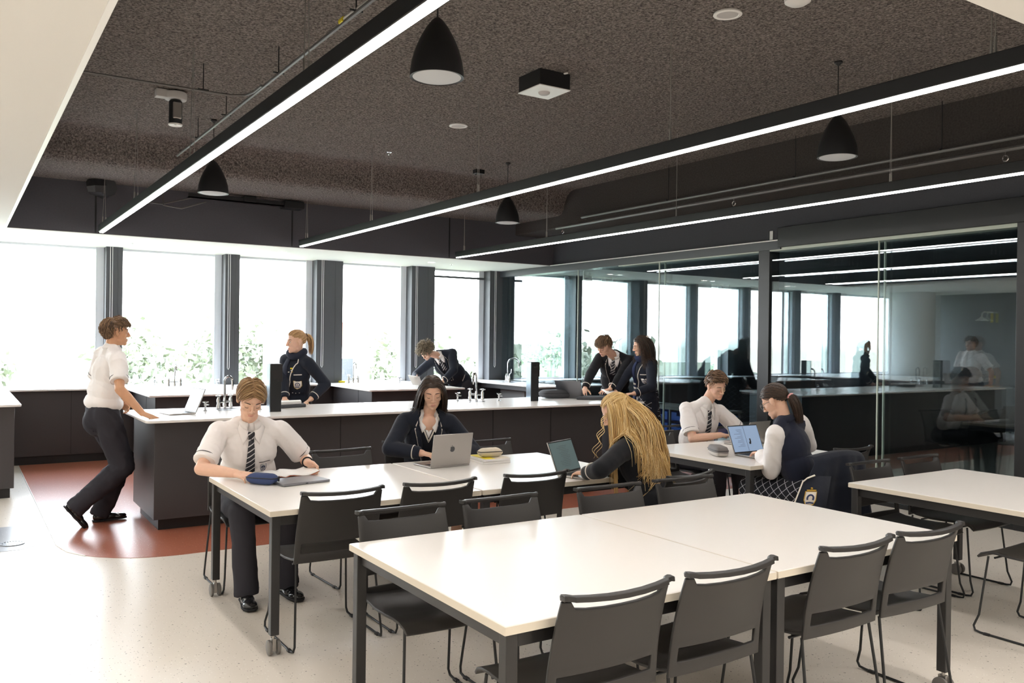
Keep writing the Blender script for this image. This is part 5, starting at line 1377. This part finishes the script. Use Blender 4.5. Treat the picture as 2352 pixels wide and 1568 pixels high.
# ================================================================== things on tables and benches
def laptop(label, hinge_mid, yaw, W=.31, D=.215, open_=105, body='silver', screen='screen_grey', z=.73, logo=False, lines=True, th=.012, split=False):
    """yaw: direction in which the keyboard extends from the hinge (towards the user)"""
    d = yawdir(yaw); x = V((d.y, -d.x, 0)); t = thing('laptop', label, 'laptop', (hinge_mid[0], hinge_mid[1], z + .001))
    T = Matrix((x, d, V((0, 0, 1)))).transposed().to_4x4()      # local: x width, y towards user
    m = MB(); m.bb(-W/2, W/2, -.004, D, 0, th, T); m.build('keyboard_base', body, t, bevel=.004)
    m = MB()
    for r in range(5):
        for c in range(13): m.bb(-W*.43 + c*W*.86/13, -W*.43 + (c+.85)*W*.86/13, .02 + r*.018, .02 + r*.018 + .015, th, th + .0015, T)
    m.build('keys', 'key', t, smooth=False)
    MB().bb(-.05, .05, .125, .195, th, th + .0008, T).build('trackpad', 'silver_dark', t, smooth=False)
    a = R_(open_); Lm = T @ Matrix.Translation((0, 0, th)) @ Matrix.Rotation(-(math.pi - a), 4, 'X') @ Matrix.Rotation(math.pi, 4, 'Z') if False else T @ Matrix.Translation((0, 0, th)) @ Matrix.Rotation(a - math.pi / 2, 4, 'X')
    # lid local: x width, z up the lid, -y = back of lid, +y = screen side
    m = MB(); m.bb(-W/2, W/2, -.007, 0, 0, D, Lm); lid = m.build('lid', body, t, bevel=.003)
    m = MB(); m.bb(-W/2 + .003, W/2 - .003, 0, .001, .004, D - .003, Lm); m.build('bezel', 'key', lid, smooth=False)
    m = MB(); m.bb(-W/2 + .008, W/2 - .008, .001, .0016, .012, D - .010, Lm); m.build('screen', screen, lid, smooth=False)
    if lines:
        m = MB(); rr = random.Random(9)
        if split:
            m.bb(-.003, .0, .0016, .0019, .014, D - .012, Lm); m.bb(-.05, -.035, .0016, .0019, D*.35, D*.5, Lm); m.bb(-.045, -.025, .0016, .0019, D*.3, D*.38, Lm)
        for i in range(13): 
            zz = D - .04 - i * .011; a0, b0 = (-W*.08 - W*.2*rr.uniform(.3, .9), W*.25*rr.uniform(.2, 1)) if not split else (W*.08, W*rr.uniform(.15, .38)); m.bb(a0, b0, .0016, .0019, zz, zz + .002, Lm)
        m.build('screen_text', 'frame_metal', lid, smooth=False)
    return t, lid, Lm
def apple(lid, Lm, D, s=.030, mt='silver_dark'):
    """bitten-fruit emblem on the back of the lid"""
    P = []
    for i in range(40):
        a = 2 * math.pi * i / 40; r = 1 - .16 * math.exp(-((a - math.pi / 2) / .33) ** 2) - .06 * math.exp(-((a - 1.5 * math.pi) / .3) ** 2)
        x, y = r * math.cos(a) * .92, r * math.sin(a)
        dx, dy = x - 1.12, y - .12; q = math.hypot(dx, dy)
        if q < .46: x, y = 1.12 + dx / q * .46, .12 + dy / q * .46
        P.append((-x, y))
    m = MB(); n = len(P); vs = [Lm @ V((x * s * .5, -.0078, D * .52 + y * s * .5)) for x, y in P]
    m.add(vs + [Lm @ V((.004, -.0078, D * .52))], [(i, (i + 1) % n, n) for i in range(n)])
    lf = [(0, .72), (.12, .78), (.26, 1.0), (.30, 1.25), (.15, 1.17), (.03, .95)]
    m.add([Lm @ V((-x * s * .5, -.0078, D * .52 + y * s * .5 + .003)) for x, y in lf], [tuple(range(6))])
    m.build('lid_emblem', mt, lid, smooth=False)
t, lid, Lm = laptop('open silver laptop with an emblem on its lid, used by the dark-haired girl', (2.825, 5.105), 4, W=.315, D=.220, open_=100)
apple(lid, Lm, .22, .040, 'frame_metal')
laptop('open laptop with a dim grey screen in front of the blonde girl', (3.365, 4.475), 203.8, W=.31, D=.215, open_=112)
laptop('open laptop with a blue-grey split screen in front of the ponytailed girl', (5.195, 4.585), 180, W=.335, D=.225, open_=112, body='silver', screen='screen_blue', split=True)
laptop('open pale laptop whose lid back faces us in front of the short-haired boy', (5.70, 4.98), 8, W=.31, D=.2, open_=105, body='silver')
laptop('dark convertible laptop open on the island before the fringed boy', (6.06, 8.05), -62, W=.33, D=.225, open_=118, body='silver_dark', z=.92)
laptop('open laptop seen edge-on near the standing boy\'s hand on the island', (1.735, 7.86), 97, W=.30, D=.22, open_=112, body='silver', z=.92)
def slab(name, label, cat, quad, z, h, m, bevel=.003, group=None, extra=None):
    c = sum((V((*q, 0)) for q in quad), V()) / len(quad); t = thing(name, label, cat, (c.x, c.y, z), group=group)
    MB().prism([(q[0] - c.x, q[1] - c.y) for q in quad], .0008, h).build('body', m, t, bevel=bevel)
    return t
t = slab('laptop', 'closed grey laptop lying in front of the reading boy', 'laptop', [(1.60, 4.87), (1.905, 4.93), (1.865, 5.14), (1.56, 5.08)], .73, .016, 'silver_dark', .004)
MB().box((0, -.105, .008), (.05, .004, .004)).build('port', 'key', t)
# open exercise book
t = thing('exercise_book', 'open white exercise book with an orange cover under the reading boy', 'book', (1.72, 5.30, .73))
vs = []; nx, ny = 16, 4; T = Matrix.Rotation(R_(-4), 4, 'Z')
hg = lambda u: .006 + .016 * math.exp(-((u) / .10) ** 2) * (1 if u > 0 else .8) - .010 * math.exp(-(u / .02) ** 2) + (.035 * max(0, (u - .12) / .1) ** 1.4 if u > .12 else 0)
m = MB(); m.add([T @ V((-.21 + .42 * i / nx, -.13 + .26 * j / ny, hg(-.21 + .42 * i / nx))) for j in range(ny + 1) for i in range(nx + 1)], [(j*(nx+1)+i, j*(nx+1)+i+1, (j+1)*(nx+1)+i+1, (j+1)*(nx+1)+i) for j in range(ny) for i in range(nx)])
m.build('pages', 'paper', t, solid=.004)
M['orange'] = mat('orange_card_cover', 'C06A48', .6)
m = MB(); m.add([T @ V((-.212 + .424 * i / nx, -.132 + .264 * j / ny, max(.001, hg(-.21 + .42 * i / nx) - .005))) for j in range(ny + 1) for i in range(nx + 1)], [(j*(nx+1)+i, j*(nx+1)+i+1, (j+1)*(nx+1)+i+1, (j+1)*(nx+1)+i) for j in range(ny) for i in range(nx)])
m.build('cover', 'orange', t, solid=.0015)
def pouch(name, label, cat, loc, yaw, size, mt, lower=None, zipm='key', puff=.5):
    t = thing(name, label, cat, loc, R_(yaw)); L, Wd, Hh = size
    m = MB(); n = 22; k = 10; vs = []
    for j in range(k + 1):
        f = j / k; z = Hh * f; b = math.sin(math.pi * (.18 + .64 * f)) ** puff
        for i in range(n):
            a = 2 * math.pi * i / n; c, s_ = math.cos(a), math.sin(a); e = .5
            vs.append(V((L / 2 * b * math.copysign(abs(c) ** e, c), Wd / 2 * b * math.copysign(abs(s_) ** e, s_), z + .004 * noise.noise(V((c * 2, s_ * 2, f * 3))))))
    m.add(vs, [(j*n+i, j*n+(i+1) % n, (j+1)*n+(i+1) % n, (j+1)*n+i) for j in range(k) for i in range(n)] + [tuple(range(n-1, -1, -1)), tuple(k*n+i for i in range(n))])
    if lower:
        for q in range(len(m.m)):
            if q < n * 4: m.m[q] = 1
    m.build('pouch_body', [mt, lower or mt], t, sub=1)
    b = math.sin(math.pi * (.18 + .64 * .62)) ** puff
    MB().tube([V((L / 2 * b * 1.01 * math.copysign(abs(math.cos(a)) ** .5, math.cos(a)), Wd / 2 * b * 1.02 * math.copysign(abs(math.sin(a)) ** .5, math.sin(a)), Hh * .62)) for a in [2 * math.pi * i / 24 for i in range(24)]], .0028, 6, closed=True).build('zip', zipm, t)
    MB().box((L / 2 * b + .006, .01, Hh * .55), (.004, .012, .03)).build('zip_tab', zipm, t, bevel=.001)
    return t
M['navy_pouch'] = mat('navy_pouch_fabric', '34446E', .7, bump=.3, bscale=40)
M['cream_pouch'] = mat('cream_pouch_fabric', 'D8CDB8', .75, bump=.2, bscale=60)
M['grey_pouch'] = mat('grey_pouch_fabric', '75706E', .8, bump=.2, bscale=200)
M['pale_pouch'] = mat('pale_grey_fabric', 'BDB7B0', .8, bump=.2, bscale=200)
M['bluegrey_pouch'] = mat('blue_grey_fabric', '56667E', .8, bump=.2, bscale=150)
pouch('pencil_case', 'crumpled navy pencil case at the reading boy\'s right hand', 'pencil case', (1.525, 5.03, .731), -50, (.20, .085, .065), 'navy_pouch', puff=.8)
pouch('pencil_case', 'cream pencil case lying on the notebooks right of the silver laptop', 'pencil case', (3.20, 5.20, .7635), -3, (.19, .09, .065), 'cream_pouch', puff=.9)
pouch('pencil_case', 'open grey and blue zip pencil case beside the split-screen laptop', 'pencil case', (4.925, 4.66, .731), 62, (.26, .11, .075), 'grey_pouch', 'pale_pouch', puff=.35)
pouch('laptop_bag', 'puffy charcoal sleeve bag lying right of the tall power tower', 'bag', (5.93, 8.16, .921), -5, (.44, .22, .10), 'dark_fabric', puff=.5)
t = slab('laptop_sleeve', 'flat charcoal laptop sleeve on the island in front of the convertible laptop', 'laptop sleeve', [(5.96, 7.82), (6.22, 7.66), (6.44, 7.86), (6.18, 8.00)], .92, .035, 'dark_fabric', .012)
for i, (z, mt, w, lab) in enumerate(((.73, 'paper', 0, 'white notebook at the bottom of the pile by the silver laptop'), (.747, 'paper', .006, 'notebook with a yellow cover topping the pile by the silver laptop'))):
    t = slab('notebook', lab, 'notebook', [(3.075 + w, 5.09 - w), (3.30 - w, 5.085), (3.335, 5.36 - w), (3.11, 5.37)], z, .0155, mt, .001, 'notebooks by the silver laptop')
    MB().prism([(-.115 + .004, -.130), (.10, -.135), (.125, .13), (-.09, .138)], .0157, .0168).build('cover', 'trim_white' if i == 0 else 'cream_pouch', t)
    if i: MB().prism([(-.10, -.12), (-.02, -.125), (.0, .12), (-.085, .125)], .0169, .0175).build('cover_patch', 'yellow', t)
    MB().tube([(-.112, -.12, .008), (-.09, .125, .008)], .006, 6).build('spiral', 'wire', t)
slab('ring_binder', 'dark ring binder on the island in front of the ponytailed girl', 'binder', [(2.58, 8.0), (2.86, 8.06), (2.90, 8.26), (2.62, 8.24)], .92, .03, 'dark_fabric', .006)
t = slab('paper_stack', 'stack of white papers on the dark binder', 'paper', [(2.56, 8.02), (2.82, 8.08), (2.87, 8.25), (2.62, 8.22)], .9505, .028, 'paper', .002)
slab('paper_sheet', 'white sheet under the reaching hands at the island end', 'paper', [(6.22, 7.98), (6.42, 7.92), (6.50, 8.12), (6.30, 8.16)], .92, .003, 'paper', 0)
t = thing('paper_sheet', 'white sheet held up between the boy and girl at the island end', 'paper', (6.5, 7.86, .965))
MB().add([(-.10, -.08, 0), (.10, -.06, .01), (.12, .12, .05), (-.06, .11, .06), (0, .02, .035)], [(0, 1, 4), (1, 2, 4), (2, 3, 4), (3, 0, 4)]).build('sheet', 'paper', t, solid=.001)
t = thing('paper_sheet', 'white sheet held by the bending curly-haired boy', 'paper', (5.52, 11.02, .99))
MB().add([(-.07, -.05, -.05), (.10, -.03, -.06), (.09, .06, .06), (-.10, .05, .09), (0, 0, .0)], [(0, 1, 4), (1, 2, 4), (2, 3, 4), (3, 0, 4)]).build('sheet', 'paper', t, solid=.001)
slab('folder', 'white folder jutting over the spur edge beside the curly-haired boy', 'folder', [(5.62, 10.42), (5.86, 10.40), (5.90, 10.66), (5.66, 10.70)], .92, .008, 'paper', .001)

# blazer hung on the chair
t = thing('hung_blazer', 'navy blazer with an ivory crest hung over a chair back', 'blazer', (5.14, 3.80, .8))
M['blazer_hung'] = M['blazer']
m = MB(); nu, nv = 26, 22; vs = []
C0 = V((5.14, 3.755, 0))
for j in range(nv + 1):
    f = j / nv
    for i in range(nu + 1):
        u = -1 + 2 * i / nu
        w = .265 + (.42 * max(0, f - .10) if u < 0 else .06 * max(0, f - .25))
        if f < .12: y = .05 - .10 * (f / .12); z = .845 - .0 + .018 * math.sin(math.pi * f / .12) - .03 * u * u
        else: y = -.05 - .05 * (f - .12) - .022 * math.sin(u * 8 + f * 1.5) * (f - .1) * 2.2 - .010 * math.sin(u * 17 + 1) * (f - .1) * 2; z = .84 - .55 * (f - .12) - .03 * u * u - .05 * abs(u) * f
        vs.append(C0 + V((u * w - .04 * f, y + .02 * u * u * (1 - f) + (-.04 * (1 - u * u)) * .4, z)))
m.add(vs, [(j*(nu+1)+i, j*(nu+1)+i+1, (j+1)*(nu+1)+i+1, (j+1)*(nu+1)+i) for j in range(nv) for i in range(nu)])
m.build('drape', 'blazer', t, world=True, solid=.010, sub=1)
fl = MB(); B0 = V((4.655, 3.655, .615)); ex = V((.78, -.55, .0)).normalized(); ez = V((.25, 0, 1)).normalized(); en = V((-.45, -.85, .1)).normalized()
fp = lambda a, b, c=0: B0 + ex * a + ez * b + en * c
fl.add([fp(-.10, -.30), fp(.16, -.30), fp(.16, .12), fp(.03, .12), fp(-.02, .08)], [(0, 1, 2, 3, 4)]); fl.build('front_panel', 'blazer', t, world=True, solid=.01)
MB().tube([fp(-.10, -.30, .008), fp(-.02, .08, .008), fp(.005, .105, .008)], .005, 6).tube([fp(.005, .105, .01), fp(.05, .125, .01)], .010, 6, flat=.5).build('piping', 'piping', t, world=True)
P = [(-.5, .5), (.5, .5), (.52, -.1), (.36, -.38), (0, -.55), (-.36, -.38), (-.52, -.1)]; w, h = .072, .095; cx, cz = .045, -.03
c = [fp(cx + a * w, cz + b * h, .009) for a, b in P]
MB().add(c + [fp(cx, cz, .010)], [(i, (i + 1) % 7, 7) for i in range(7)]).build('crest', 'piping', t, world=True, solid=.002)
MB().tube(c, .003, 6, closed=True).ball(fp(cx, cz + .068, .01), .008).tube([fp(cx - .03, cz + .056, .012), fp(cx + .03, cz + .056, .012)], .004).build('crest_border', 'gold', t, world=True)
m = MB(); m.tube([fp(cx + .020 * math.cos(a), cz + .004 + .022 * math.sin(a), .013) for a in [R_(-30 + 240 * i / 12) for i in range(13)]], .0055, 6); m.tube([fp(cx - .024, cz - .028, .013), fp(cx, cz - .024, .013), fp(cx + .024, cz - .028, .013)], .005, 6)
m.build('crest_emblem', 'crest_navy', t, world=True)
